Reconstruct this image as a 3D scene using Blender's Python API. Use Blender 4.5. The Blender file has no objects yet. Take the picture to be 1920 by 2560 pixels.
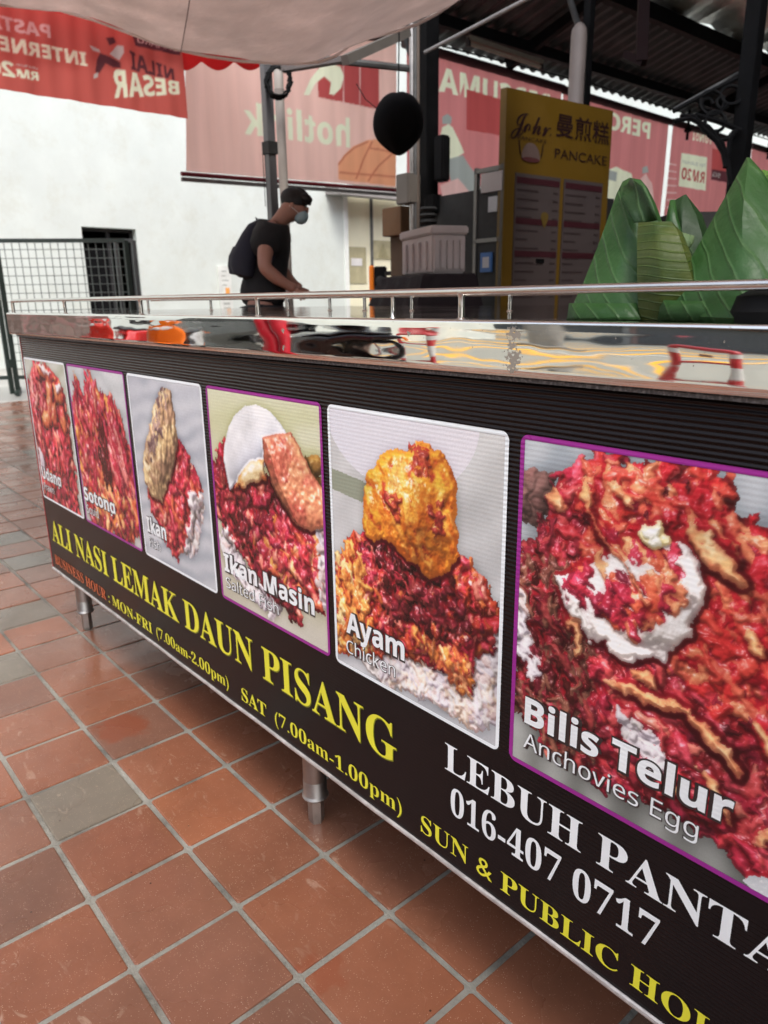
import bpy, bmesh, math, random
import numpy as np
from mathutils import Vector, Matrix
random.seed(7)
SC = bpy.context.scene
COL = SC.collection
PI = math.pi
# ------------------------------------------------------------------ camera
F0, YAW, PITCH, ROLL, CH, YP, PHI = 1839.63, -0.84994, 0.28245, -0.01425, 1.0809, 0.7038, 0.01163
cy, sy, cp, sp = math.cos(YAW), math.sin(YAW), math.cos(PITCH), math.sin(PITCH)
fw = Vector((sy * cp, cy * cp, -sp)); rt0 = Vector((cy, -sy, 0)); up0 = rt0.cross(fw)
rt = rt0 * math.cos(ROLL) + up0 * math.sin(ROLL); up = -rt0 * math.sin(ROLL) + up0 * math.cos(ROLL)
CAM = Vector((0, 0, CH))
cd = bpy.data.cameras.new('camera'); cam = bpy.data.objects.new('camera', cd); COL.objects.link(cam)
m4 = Matrix((rt, up, -fw)).transposed().to_4x4(); m4.translation = CAM; cam.matrix_world = m4
cd.sensor_fit = 'HORIZONTAL'; cd.sensor_width = 7.1; cd.lens = F0 / 1920 * 7.1
cd.clip_start = .01; cd.clip_end = 500
cd.dof.use_dof = True; cd.dof.focus_distance = 1.05; cd.dof.aperture_fstop = 2.0
SC.camera = cam
# ------------------------------------------------------------------ sky, sun, exposure
W = bpy.data.worlds.new('World'); SC.world = W; W.use_nodes = True
wn = W.node_tree; bg = wn.nodes['Background']
sky = wn.nodes.new('ShaderNodeTexSky'); sky.sky_type = 'NISHITA'; sky.sun_disc = False
SUN_EL, SUN_AZ = math.radians(58), math.radians(118)      # azimuth measured from +Y towards +X
sky.sun_elevation = SUN_EL; sky.sun_rotation = SUN_AZ; sky.dust_density = 3; sky.air_density = 1
hs = wn.nodes.new('ShaderNodeHueSaturation'); hs.inputs['Saturation'].default_value = .5
wn.links.new(sky.outputs[0], hs.inputs['Color']); wn.links.new(hs.outputs[0], bg.inputs[0]); bg.inputs[1].default_value = .15
sd = bpy.data.lights.new('sun', 'SUN'); sd.energy = .55; sd.angle = math.radians(14); sd.color = (1, .96, .9)
so = bpy.data.objects.new('sun', sd); COL.objects.link(so)
sdir = Vector((math.sin(SUN_AZ) * math.cos(SUN_EL), math.cos(SUN_AZ) * math.cos(SUN_EL), math.sin(SUN_EL)))
so.rotation_euler = sdir.to_track_quat('Z', 'Y').to_euler(); so.location = (0, -6, 12)
SC.view_settings.view_transform = 'Standard'; SC.view_settings.look = 'None'; SC.view_settings.gamma = 1
SC.view_settings.use_curve_mapping = False; SC.view_settings.exposure = 1.5
SC.cycles.max_bounces = 8; SC.cycles.transparent_max_bounces = 8; SC.cycles.use_denoising = True
SC.cycles.caustics_reflective = False; SC.cycles.caustics_refractive = False
# ------------------------------------------------------------------ helpers
S_ = 1920 / 1659
def ray(x, y): return fw * F0 + rt * (x * S_ - 960) - up * (y * S_ - 1280)     # direction through a point of the photograph
def at(x, y, ax, val):                                                          # ... meets the plane axis = val
    d = ray(x, y); t = (val - CAM[ax]) / d[ax]; return CAM + d * t
def atd(x, y, dep): return CAM + ray(x, y) * (dep / F0)                          # ... at a given depth
def scr(P):
    d = Vector(P) - CAM; z = d.dot(fw)
    return ((960 + F0 * d.dot(rt) / z) / S_, (1280 - F0 * d.dot(up) / z) / S_, z)
WL = {}
def wloc(o):
    return WL.get(o.name, Vector((0, 0, 0)))
class MB:
    def __init__(s): s.v = []; s.f = []; s.m = []
    def add(s, vs, fs, mi=0):
        b = len(s.v); s.v += [tuple(v) for v in vs]; s.f += [tuple(i + b for i in f) for f in fs]; s.m += [mi] * len(fs)
    def box(s, x0, x1, y0, y1, z0, z1, mi=0):
        s.add([(x, y, z) for z in (z0, z1) for x, y in ((x0, y0), (x1, y0), (x1, y1), (x0, y1))],
              [(3, 2, 1, 0), (4, 5, 6, 7), (0, 1, 5, 4), (1, 2, 6, 5), (2, 3, 7, 6), (3, 0, 4, 7)], mi); return s
    def fbox(s, O, U, N, u0, u1, n0, n1, z0, z1, mi=0):        # box in a vertical frame: U along, N outwards
        P = [O + U * u + N * n + Vector((0, 0, z)) for z in (z0, z1) for u, n in ((u0, n0), (u1, n0), (u1, n1), (u0, n1))]
        s.add(P, [(3, 2, 1, 0), (4, 5, 6, 7), (0, 1, 5, 4), (1, 2, 6, 5), (2, 3, 7, 6), (3, 0, 4, 7)], mi); return s
    def bar(s, p, q, w, h=None, mi=0, n=4, up_=(0, 0, 1)):
        h = h or w; p, q = Vector(p), Vector(q); d = (q - p).normalized(); a = d.cross(Vector(up_))
        if a.length < 1e-3: a = d.cross(Vector((1, 0, 0)))
        a.normalize(); b = a.cross(d); vs = []
        for c in (p, q):
            for sx, sz in ((-1, -1), (1, -1), (1, 1), (-1, 1)): vs.append(c + a * sx * w / 2 + b * sz * h / 2)
        s.add(vs, [(3, 2, 1, 0), (4, 5, 6, 7), (0, 1, 5, 4), (1, 2, 6, 5), (2, 3, 7, 6), (3, 0, 4, 7)], mi); return s
    def tube(s, pts, r, n=10, mi=0, cap=True):
        pts = [Vector(p) for p in pts]; R = r if hasattr(r, '__len__') else [r] * len(pts); vs = []; fs = []; prev = None
        for i, p in enumerate(pts):
            d = (pts[min(i + 1, len(pts) - 1)] - pts[max(i - 1, 0)]).normalized()
            if prev is None:
                a = d.cross(Vector((0, 0, 1)));
                if a.length < 1e-3: a = d.cross(Vector((1, 0, 0)))
            else: a = prev - d * prev.dot(d)
            a.normalize(); prev = a; b = d.cross(a)
            vs += [p + (a * math.cos(2 * PI * k / n) + b * math.sin(2 * PI * k / n)) * R[i] for k in range(n)]
        for i in range(len(pts) - 1):
            for k in range(n): fs.append((i * n + k, i * n + (k + 1) % n, (i + 1) * n + (k + 1) % n, (i + 1) * n + k))
        if cap: fs += [tuple(range(n - 1, -1, -1)), tuple((len(pts) - 1) * n + k for k in range(n))]
        s.add(vs, fs, mi); return s
    def lathe(s, c, prof, n=20, mi=0, ax=(0, 0, 1)):            # prof: (radius, height)
        c = Vector(c); ax = Vector(ax).normalized(); a = ax.cross(Vector((0, 0, 1)))
        if a.length < 1e-3: a = Vector((1, 0, 0))
        a.normalize(); b = ax.cross(a); vs = []; fs = []
        for r, h in prof: vs += [c + ax * h + (a * math.cos(2 * PI * k / n) + b * math.sin(2 * PI * k / n)) * r for k in range(n)]
        for i in range(len(prof) - 1):
            for k in range(n): fs.append((i * n + k, i * n + (k + 1) % n, (i + 1) * n + (k + 1) % n, (i + 1) * n + k))
        if prof[0][0] > 1e-4: fs.append(tuple(range(n - 1, -1, -1)))
        if prof[-1][0] > 1e-4: fs.append(tuple((len(prof) - 1) * n + k for k in range(n)))
        s.add(vs, fs, mi); return s
    def loft(s, rings, mi=0, cap=True, closed=True):
        n = len(rings[0]); vs = [p for r in rings for p in r]; fs = []
        for i in range(len(rings) - 1):
            for k in range(n if closed else n - 1): fs.append((i * n + k, i * n + (k + 1) % n, (i + 1) * n + (k + 1) % n, (i + 1) * n + k))
        if cap and closed: fs += [tuple(range(n - 1, -1, -1)), tuple((len(rings) - 1) * n + k for k in range(n))]
        s.add(vs, fs, mi); return s
    def prism(s, pts, off, mi=0):                               # polygon (3D) pushed along off
        n = len(pts); off = Vector(off); vs = [Vector(p) for p in pts] + [Vector(p) + off for p in pts]
        s.add(vs, [tuple(range(n)), tuple(range(2 * n - 1, n - 1, -1))] + [(k, k + n, (k + 1) % n + n, (k + 1) % n) for k in range(n)], mi); return s
    def build(s, name, mat, parent=None, smooth=False, label=None, kind=None, bevel=0, sub=0, solid=0):
        o0 = wloc(parent) if parent else Vector((0, 0, 0))
        me = bpy.data.meshes.new(name); me.from_pydata([tuple(Vector(v) - o0) for v in s.v], [], s.f)
        for mm in (mat if isinstance(mat, (list, tuple)) else [mat]): me.materials.append(mm)
        if any(s.m): me.polygons.foreach_set('material_index', s.m)
        bm = bmesh.new(); bm.from_mesh(me); bmesh.ops.recalc_face_normals(bm, faces=bm.faces)
        if bevel:
            bmesh.ops.bevel(bm, geom=[e for e in bm.edges if len(e.link_faces) == 2 and e.calc_face_angle(0) > .5], offset=bevel, segments=2, affect='EDGES', clamp_overlap=True)
        bm.to_mesh(me); bm.free()
        if smooth:
            me.polygons.foreach_set('use_smooth', [True] * len(me.polygons))
            try: me.set_sharp_from_angle(angle=math.radians(40))
            except Exception: pass
        o = bpy.data.objects.new(name, me); COL.objects.link(o)
        if parent: o.parent = parent; WL[o.name] = o0
        else: WL[o.name] = Vector((0, 0, 0))
        if label: o['label'] = label
        if kind: o['kind'] = kind
        if solid:
            md = o.modifiers.new('s', 'SOLIDIFY'); md.thickness = solid; md.offset = 0
        if sub:
            md = o.modifiers.new('d', 'SUBSURF'); md.levels = sub; md.render_levels = sub
        return o
def thing(name, label, cat, loc=(0, 0, 0), group=None):
    o = bpy.data.objects.new(name, None); COL.objects.link(o); o.location = loc; o.empty_display_size = .1
    WL[o.name] = Vector(loc); o['label'] = label; o['category'] = cat
    if group: o['group'] = group
    return o
def tag(o, label, cat, group=None):
    o['label'] = label; o['category'] = cat
    if group: o['group'] = group
    return o
def copy_tree(o, parent=None):
    c = o.copy(); COL.objects.link(c); c.parent = parent
    for ch in list(o.children): copy_tree(ch, c)
    return c
# ------------------------------------------------------------------ materials
def nd(nt, t, **k):
    n = nt.nodes.new(t)
    for a, b in k.items():
        if a.startswith('i_'):
            key = a[2:]; n.inputs[int(key) if key.isdigit() else key].default_value = b
        else: setattr(n, a, b)
    return n
def ramp(nt, stops, interp='LINEAR'):
    r = nd(nt, 'ShaderNodeValToRGB'); r.color_ramp.interpolation = interp; e = r.color_ramp.elements
    while len(e) < len(stops): e.new(.5)
    for k, (p, c) in enumerate(stops):
        e[k].position = p; e[k].color = (c, c, c, 1) if isinstance(c, (int, float)) else (*c, 1)
    return r
def mat(name, col, rough=.6, metal=0, var=.12, sc=6, bump=.15, bsc=40, bd=.002, spec=.5, coat=0, trans=0, col2=None, coords='Object', rvar=.1, stretch=None):
    m = bpy.data.materials.new(name); m.use_nodes = True; nt = m.node_tree; b = nt.nodes['Principled BSDF']; L = nt.links.new
    tc = nd(nt, 'ShaderNodeTexCoord'); src = tc.outputs[coords]
    if stretch:
        mp = nd(nt, 'ShaderNodeMapping'); mp.inputs['Scale'].default_value = stretch; L(src, mp.inputs[0]); src = mp.outputs[0]
    n1 = nd(nt, 'ShaderNodeTexNoise', i_Scale=sc, i_Detail=6.0, i_Roughness=.6); L(src, n1.inputs['Vector'])
    c2 = col2 or tuple(min(1, c * (1 + var * 1.6)) for c in col); c1 = tuple(c * (1 - var) for c in col)
    r = ramp(nt, [(.3, c1), (.5, col), (.72, c2)]); L(n1.outputs[0], r.inputs[0]); L(r.outputs[0], b.inputs['Base Color'])
    rr = nd(nt, 'ShaderNodeMapRange', i_1=.3, i_2=.7, i_3=max(.02, rough - rvar * rough), i_4=min(1, rough + rvar)); L(n1.outputs[0], rr.inputs[0]); L(rr.outputs[0], b.inputs['Roughness'])
    b.inputs['Metallic'].default_value = metal; b.inputs['Specular IOR Level'].default_value = spec
    b.inputs['Coat Weight'].default_value = coat; b.inputs['Coat Roughness'].default_value = .08
    if bump:
        n2 = nd(nt, 'ShaderNodeTexNoise', i_Scale=bsc, i_Detail=4.0); L(src, n2.inputs['Vector'])
        bp = nd(nt, 'ShaderNodeBump', i_Strength=bump, i_Distance=bd); L(n2.outputs[0], bp.inputs['Height']); L(bp.outputs[0], b.inputs['Normal'])
    if trans:
        o = nt.nodes['Material Output']; t = nd(nt, 'ShaderNodeBsdfTranslucent'); L(r.outputs[0], t.inputs[0])
        mx = nd(nt, 'ShaderNodeMixShader', i_0=trans); L(b.outputs[0], mx.inputs[1]); L(t.outputs[0], mx.inputs[2]); L(mx.outputs[0], o.inputs[0])
    return m
def P(m): return m.node_tree.nodes['Principled BSDF']
STEEL = mat('steel', (.62, .6, .57), .14, 1, .05, 20, .05, 90, .001)
STEEL_DULL = mat('dull_steel', (.42, .4, .38), .38, 1, .2, 14, .2, 60, .001)
BLACK = mat('black_metal', (.006, .006, .0065), .55, 0, .3, 9, spec=.09)
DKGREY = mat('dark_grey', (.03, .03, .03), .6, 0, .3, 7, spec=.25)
GREY = mat('grey_paint', (.11, .11, .108), .5, 0, .25, 6, spec=.3)
WHITE = mat('white_plastic', (.72, .7, .68), .45, 0, .08, 6)
REDP = mat('red_paint', (.45, .02, .025), .35, 0, .15, 5, coat=.4)
YEL = mat('yellow_print', (.85, .55, .02), .4, 0, .06, 4, .03)
def flat(name, col, rough=.45, trans=0): return mat(name, col, rough, 0, .05, 8, .02, 60, .0005, trans=trans)
# ------------------------------------------------------------------ text as flat print meshes
def mbold(s, base=(0x1D400, 0x1D41A, 0x1D7CE)):
    o = ''
    for c in s:
        if 'A' <= c <= 'Z': o += chr(base[0] + ord(c) - 65)
        elif 'a' <= c <= 'z': o += chr(base[1] + ord(c) - 97)
        elif '0' <= c <= '9' and base[2]: o += chr(base[2] + ord(c) - 48)
        else: o += c
    return o
TMP = bpy.data.scenes.new('work')      # scratch scene where lettering and bodies are turned into meshes; removed at the end
def text_raw(s, off=0, res=4):
    cv = bpy.data.curves.new('t', 'FONT'); cv.body = s; cv.resolution_u = res; cv.offset = off; cv.fill_mode = 'FRONT'
    o = bpy.data.objects.new('t', cv); TMP.collection.objects.link(o)
    with bpy.context.temp_override(scene=TMP, view_layer=TMP.view_layers[0]):
        dg = bpy.context.evaluated_depsgraph_get(); me = bpy.data.meshes.new_from_object(o.evaluated_get(dg))
    vs = [(v.co.x, v.co.y) for v in me.vertices]; fs = [tuple(p.vertices) for p in me.polygons]
    bpy.data.objects.remove(o); bpy.data.meshes.remove(me); bpy.data.curves.remove(cv)
    return vs, fs
CAPH = {}
def text_fit(s, w, cap, off=0, style='sans', shear=0):            # returns verts scaled to width w and capital height cap, baseline 0, left 0
    if style == 'serif': s = mbold(s); ref = mbold('H')
    elif style == 'sansb': s = mbold(s, (0x1D5D4, 0x1D5EE, 0x1D7EC)); ref = mbold('H', (0x1D5D4, 0x1D5EE, 0x1D7EC))
    elif style == 'sansr': s = mbold(s, (0x1D5A0, 0x1D5BA, 0x1D7E2)); ref = mbold('H', (0x1D5A0, 0x1D5BA, 0x1D7E2))
    elif style == 'script': s = mbold(s, (0x1D4D0, 0x1D4EA, 0)); ref = 'H'
    else: ref = 'H'
    if ref not in CAPH: CAPH[ref] = max(v[1] for v in text_raw(ref)[0])
    vs, fs = text_raw(s, off); x0 = min(v[0] for v in vs); x1 = max(v[0] for v in vs); ky = cap / CAPH[ref]; kx = w / (x1 - x0) if w else ky
    return [((x - x0) * kx + shear * y * ky, y * ky) for x, y in vs], fs
def add_text(mb, s, fn, w, cap, off=0, style='sans', shear=0, dx=0, dy=0, mi=0):
    vs, fs = text_fit(s, w, cap, off, style, shear); mb.add([fn(x + dx, y + dy) for x, y in vs], fs, mi)
# ================================================================== SETTING
def ground_mat(name, col, sc=3, rough=.7, bs=60, col2=None, spot=None):
    return mat(name, col, rough, 0, .18, sc, .4, bs, .003, col2=col2)
ROADM = mat('pale_road', (.27, .265, .225), .75, 0, .12, 1.2, .4, 70, .004)
ALLEY = mat('alley_concrete', (.34, .335, .31), .4, 0, .3, 1.6, .3, 30, .003, rvar=.3)
g = MB(); g.box(-90, 90, -90, 90, -.12, -.075); g.build('ground', mat('far_ground', (.3, .29, .26), .9, 0, .2, .3), kind='structure')
g = MB(); g.box(-60, 60, -60, -3.6, -.07, -.02); road = g.build('road', ROADM, kind='structure')
g = MB(); g.box(-40, -9.2, -3.3, 60, -.07, -.006); g.build('alley_pavement', ALLEY, kind='structure')
KERB = mat('kerb_stone', (.33, .32, .3), .8, 0, .2, 5)
g = MB(); g.box(-40, 30, -3.6, -3.3, -.07, .01); g.build('kerb', KERB, kind='structure', bevel=.015)
# grout bed of the tiled pavement (a single sheet under the tiles)
m = mat('grout', (.20, .19, .162), .9, 0, .62, 7, .9, 160, .003, col2=(.29, .277, .24))
g = MB(); g.box(-9.2, 14, -3.3, 40, -.07, -.0034); pav = g.build('tiled_pavement', m, kind='structure')
# ---- tile material: colour changes from tile to tile, pale scuffs, fine speckle, wet stains
TM = bpy.data.materials.new('quarry_tile'); TM.use_nodes = True; nt = TM.node_tree; b = P(TM); L = nt.links.new
gm = nd(nt, 'ShaderNodeNewGeometry'); oi = nd(nt, 'ShaderNodeObjectInfo')
ad = nd(nt, 'ShaderNodeMath', operation='ADD'); L(gm.outputs['Random Per Island'], ad.inputs[0]); L(oi.outputs['Random'], ad.inputs[1])
fr = nd(nt, 'ShaderNodeMath', operation='FRACT'); L(ad.outputs[0], fr.inputs[0])
base = ramp(nt, [(0, (.175, .067, .038)), (.22, (.235, .087, .047)), (.42, (.138, .066, .044)), (.6, (.25, .090, .046)), (.74, (.165, .078, .052)), (.86, (.20, .075, .042)), (.93, (.14, .112, .086))]); L(fr.outputs[0], base.inputs[0])
ps = gm.outputs['Position']
n1 = nd(nt, 'ShaderNodeTexNoise', i_Scale=7.0, i_Detail=6.0, i_Roughness=.65); L(ps, n1.inputs['Vector'])
v1 = ramp(nt, [(.28, .84), (.72, 1.14)]); L(n1.outputs[0], v1.inputs[0])
mul = nd(nt, 'ShaderNodeMix', data_type='RGBA', blend_type='MULTIPLY'); mul.inputs[0].default_value = 1; L(base.outputs[0], mul.inputs[6]); L(v1.outputs[0], mul.inputs[7])
# chalky scuffs
mp = nd(nt, 'ShaderNodeMapping'); mp.inputs['Rotation'].default_value = (0, 0, .6); mp.inputs['Scale'].default_value = (1, 2.6, 1); L(ps, mp.inputs[0])
n2 = nd(nt, 'ShaderNodeTexNoise', i_Scale=16.0, i_Detail=5.0, i_Distortion=1.6); L(mp.outputs[0], n2.inputs['Vector'])
r2 = ramp(nt, [(.62, 0), (.70, .30)]); L(n2.outputs[0], r2.inputs[0])
n2b = nd(nt, 'ShaderNodeTexNoise', i_Scale=2.2, i_Detail=2.0); L(ps, n2b.inputs['Vector']); r2b = ramp(nt, [(.47, .05), (.62, 1)]); L(n2b.outputs[0], r2b.inputs[0])
mm = nd(nt, 'ShaderNodeMath', operation='MULTIPLY'); L(r2.outputs[0], mm.inputs[0]); L(r2b.outputs[0], mm.inputs[1])
mx = nd(nt, 'ShaderNodeMix', data_type='RGBA'); L(mm.outputs[0], mx.inputs[0]); L(mul.outputs[2], mx.inputs[6]); mx.inputs[7].default_value = (.5, .38, .28, 1)
# speckle
vo = nd(nt, 'ShaderNodeTexVoronoi', i_Scale=260.0); L(ps, vo.inputs['Vector']); rv = ramp(nt, [(.12, .55), (.21, 0)]); L(vo.outputs['Distance'], rv.inputs[0])
nv = nd(nt, 'ShaderNodeTexNoise', i_Scale=60.0, i_Detail=1.0); L(ps, nv.inputs['Vector']); rnv = ramp(nt, [(.44, 0), (.56, 1)]); L(nv.outputs[0], rnv.inputs[0])
mv = nd(nt, 'ShaderNodeMath', operation='MULTIPLY'); L(rv.outputs[0], mv.inputs[0]); L(rnv.outputs[0], mv.inputs[1])
mx2 = nd(nt, 'ShaderNodeMix', data_type='RGBA'); L(mv.outputs[0], mx2.inputs[0]); L(mx.outputs[2], mx2.inputs[6]); mx2.inputs[7].default_value = (.62, .45, .33, 1)
# damp stain like the spill by the counter leg, plus a few others
def stain(c, r, prev, k=.6):
    sb = nd(nt, 'ShaderNodeVectorMath', operation='DISTANCE'); sb.inputs[1].default_value = c
    dn = nd(nt, 'ShaderNodeTexNoise', i_Scale=26.0, i_Detail=3.0); L(ps, dn.inputs['Vector'])
    sc_ = nd(nt, 'ShaderNodeVectorMath', operation='SCALE'); sc_.inputs['Scale'].default_value = .09; L(dn.outputs['Color'], sc_.inputs[0])
    av = nd(nt, 'ShaderNodeVectorMath', operation='ADD'); L(ps, av.inputs[0]); L(sc_.outputs[0], av.inputs[1]); L(av.outputs[0], sb.inputs[0])
    rs = ramp(nt, [(r * .75, k), (r, 0)]); L(sb.outputs['Value'], rs.inputs[0])
    o = nd(nt, 'ShaderNodeMix', data_type='RGBA'); L(rs.outputs[0], o.inputs[0]); L(prev, o.inputs[6]); o.inputs[7].default_value = (.20, .045, .018, 1); return o.outputs[2]
s1 = at(243, 1370, 2, 0); s1 = at(262, 1570, 2, 0); cur = stain((s1.x + .045, s1.y + .045, .045), .075, mx2.outputs[2]); s2 = at(1400, 2090, 2, 0) if 0 else at(985, 1975, 2, 0)
s3 = at(700, 2095, 2, 0); cur = stain((s3.x + .045, s3.y + .045, .045), .045, cur, .45)
L(cur, b.inputs['Base Color'])
n3 = nd(nt, 'ShaderNodeTexNoise', i_Scale=3.2, i_Detail=4.0); L(ps, n3.inputs['Vector'])
mr = nd(nt, 'ShaderNodeMapRange', i_1=.35, i_2=.65, i_3=.13, i_4=.40); L(n3.outputs[0], mr.inputs[0]); L(mr.outputs[0], b.inputs['Roughness'])
nb = nd(nt, 'ShaderNodeTexNoise', i_Scale=150.0, i_Detail=4.0); L(ps, nb.inputs['Vector']); nb2 = nd(nt, 'ShaderNodeTexNoise', i_Scale=9.0, i_Detail=2.0); L(ps, nb2.inputs['Vector'])
bp2 = nd(nt, 'ShaderNodeBump', i_Strength=.5, i_Distance=.004); L(nb2.outputs[0], bp2.inputs['Height'])
bp = nd(nt, 'ShaderNodeBump', i_Strength=.22, i_Distance=.0008); L(nb.outputs[0], bp.inputs['Height']); L(bp2.outputs[0], bp.inputs['Normal']); L(bp.outputs[0], b.inputs['Normal'])
# dark pits
vp = nd(nt, 'ShaderNodeTexVoronoi', i_Scale=17.0); L(ps, vp.inputs['Vector']); rp_ = ramp(nt, [(.028, .9), (.042, 0)]); L(vp.outputs['Distance'], rp_.inputs[0])
mp3 = nd(nt, 'ShaderNodeMix', data_type='RGBA'); L(rp_.outputs[0], mp3.inputs[0]); L(cur, mp3.inputs[6]); mp3.inputs[7].default_value = (.03, .018, .012, 1); L(mp3.outputs[2], b.inputs['Base Color'])
TG = TM.copy(); TG.name = 'grey_tile'      # the odd greyish tile, more scuffed than the rest
for n_ in TG.node_tree.nodes:
    if n_.type == 'VALTORGB' and len(n_.color_ramp.elements) == 7:
        for e in n_.color_ramp.elements: e.color = (.150, .125, .096, 1)
GT = at(190, 1731, 2, 0); GT2 = at(20, 1420, 2, 0)
# ---- tiles
TP = .2; TX, TY = -1.6272, .3087; cph, sph = math.cos(-PHI), math.sin(-PHI)
def tile_c(i, j):
    x, y = TX + (i + .5) * TP, TY + (j + .5) * TP
    return x * cph - y * sph, x * sph + y * cph
def tile_geo(cx, cy_, rnd, r=None):
    hx = TP / 2 - .0056; hy = TP / 2 - .0048; rot = rnd.gauss(0, .003) - PHI; dx, dy = rnd.gauss(0, .0007), rnd.gauss(0, .0007); tx, ty = rnd.gauss(0, .003), rnd.gauss(0, .003); z0 = rnd.gauss(0, .0005)
    vs = []
    for k, (ins, z) in enumerate(((0, -.012), (0, -.0022), (.0009, -.0006), (.003, 0))):
        for sx, sy_ in ((-1, -1), (1, -1), (1, 1), (-1, 1)):
            for c in (0, 1):                      # slightly chamfered corners
                e = .004
                x = sx * (hx - ins - (0 if (c ^ (sx * sy_ > 0)) else e)); y = sy_ * (hy - ins - (e if (c ^ (sx * sy_ > 0)) else 0))
                vs.append((x * math.cos(rot) - y * math.sin(rot) + cx + dx, x * math.sin(rot) + y * math.cos(rot) + cy_ + dy, z + z0 + (x * tx + y * ty if k else 0)))
    fs = [(k * 8 + a, k * 8 + (a + 1) % 8, k * 8 + 8 + (a + 1) % 8, k * 8 + 8 + a) for k in range(3) for a in range(8)] + [tuple(range(24, 32))]
    return vs, fs
rt_ = random.Random(3); cand = []; rest = MB()
for i in range(-39, 60):
    for j in range(-18, 40):
        cx, cy_ = tile_c(i, j)
        if not (-9.15 < cx < 12 and -3.25 < cy_ < 8): continue
        px, py, z = scr((cx, cy_, 0)); vis = z > .2 and -90 < px < 1500 and 780 < py < 2330
        if vis and cy_ > 1.05 and cx > -2.6: vis = False
        hidden = vis and (py < 2212 * .55 + 0 and px > 200 and False)
        cand.append((math.hypot(cx, cy_) if vis and not (cy_ > YP + .5 and cx > -2.4) else 99 + abs(cx), i, j))
cand.sort()
shared = []
for k in range(8):
    vs, fs = tile_geo(0, 0, rt_); me = bpy.data.meshes.new('tile'); me.from_pydata(vs, [], fs); me.materials.append(TM); shared.append(me)
for n, (d, i, j) in enumerate(cand):
    cx, cy_ = tile_c(i, j)
    if n < 300 and d < 99:
        near_ = any(abs(cx - q.x) < .1 and abs(cy_ - q.y) < .1 for q in (GT, GT2))
        o = bpy.data.objects.new('tile', shared[rt_.randrange(8)]); COL.objects.link(o); o.parent = pav; o.location = (cx, cy_, 0)
        if near_: o.data = o.data.copy(); o.data.materials[0] = TG
        o.rotation_euler = (0, 0, rt_.choice((0, PI / 2, PI, -PI / 2)))
    else:
        vs, fs = tile_geo(cx, cy_, rt_); rest.add(vs, fs)
o = rest.build('tile_field', TM, pav, kind='stuff')
# ---- white building beyond the alley, with its doorway
WALLM = mat('white_render', (.60, .64, .60), .85, 0, .05, 1.3, .5, 22, .006)
nt = WALLM.node_tree; L = nt.links.new; b = P(WALLM); old = b.inputs['Base Color'].links[0].from_socket; tc = nd(nt, 'ShaderNodeTexCoord')
ns = nd(nt, 'ShaderNodeTexNoise', i_Scale=1.7, i_Detail=9.0, i_Roughness=.8); L(tc.outputs['Object'], ns.inputs['Vector']); rs = ramp(nt, [(.50, 0), (.70, .5)]); L(ns.outputs[0], rs.inputs[0])
mxx = nd(nt, 'ShaderNodeMix', data_type='RGBA'); L(rs.outputs[0], mxx.inputs[0]); L(old, mxx.inputs[6]); mxx.inputs[7].default_value = (.5, .5, .42, 1); L(mxx.outputs[2], b.inputs['Base Color'])
WX = -12.5
dl = at(175, 489, 0, WX); dr = at(293, 495, 0, WX); cl = at(750, 415, 0, WX); cr = at(868, 430, 0, WX)
bld = thing('white_building', 'white rendered building wall across the alley with a dark open doorway', 'building', (WX - 3, 8, 0))
g = MB(); DT = dl.z
g.box(WX - .3, WX, -14, dl.y, 0, 9.5); g.box(WX - .3, WX, dl.y, dr.y, DT, 9.5); g.box(WX - .3, WX, dr.y, cl.y, 0, 9.5); g.box(WX - .3, WX, cl.y, cr.y, 3.35, 9.5); g.box(WX - .3, WX, cr.y, 45, 0, 9.5)
g.build('wall', WALLM, bld)
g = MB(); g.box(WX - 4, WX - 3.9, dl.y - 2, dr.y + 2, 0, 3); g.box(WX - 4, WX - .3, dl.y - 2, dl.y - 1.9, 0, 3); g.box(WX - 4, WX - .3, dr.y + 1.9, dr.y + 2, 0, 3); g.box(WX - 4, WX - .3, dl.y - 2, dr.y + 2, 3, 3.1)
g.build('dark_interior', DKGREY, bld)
g = MB(); g.box(WX - .32, WX + .02, -14, 45, 0, .12); g.build('plinth', mat('plinth', (.6, .6, .55), .9, 0, .3, 3), bld)
fr_ = MB(); w_ = dr.y - dl.y
for y0, y1, z0, z1 in ((dl.y, dl.y + .05, 0, DT), (dr.y - .05, dr.y, 0, DT), (dl.y + .05, dr.y - .05, DT - .05, DT), (dl.y + w_ * .5, dl.y + w_ * .5 + .05, 0, DT - .05)):
    fr_.box(WX - .2, WX - .14, y0, y1, z0, z1)
dfr = fr_.build('door_frame', DKGREY, bld)
g = MB(); g.box(WX - .18, WX - .155, dl.y + .05, dl.y + w_ * .5, .1, DT - .3); g.build('door_leaf', BLACK, dfr)
g = MB(); g.box(WX - .04, WX + .03, cl.y - .12, cl.y - .02, 0, 3.3); g.build('downpipe', flat('pipe_white', (.78, .8, .76)), bld)
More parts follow.
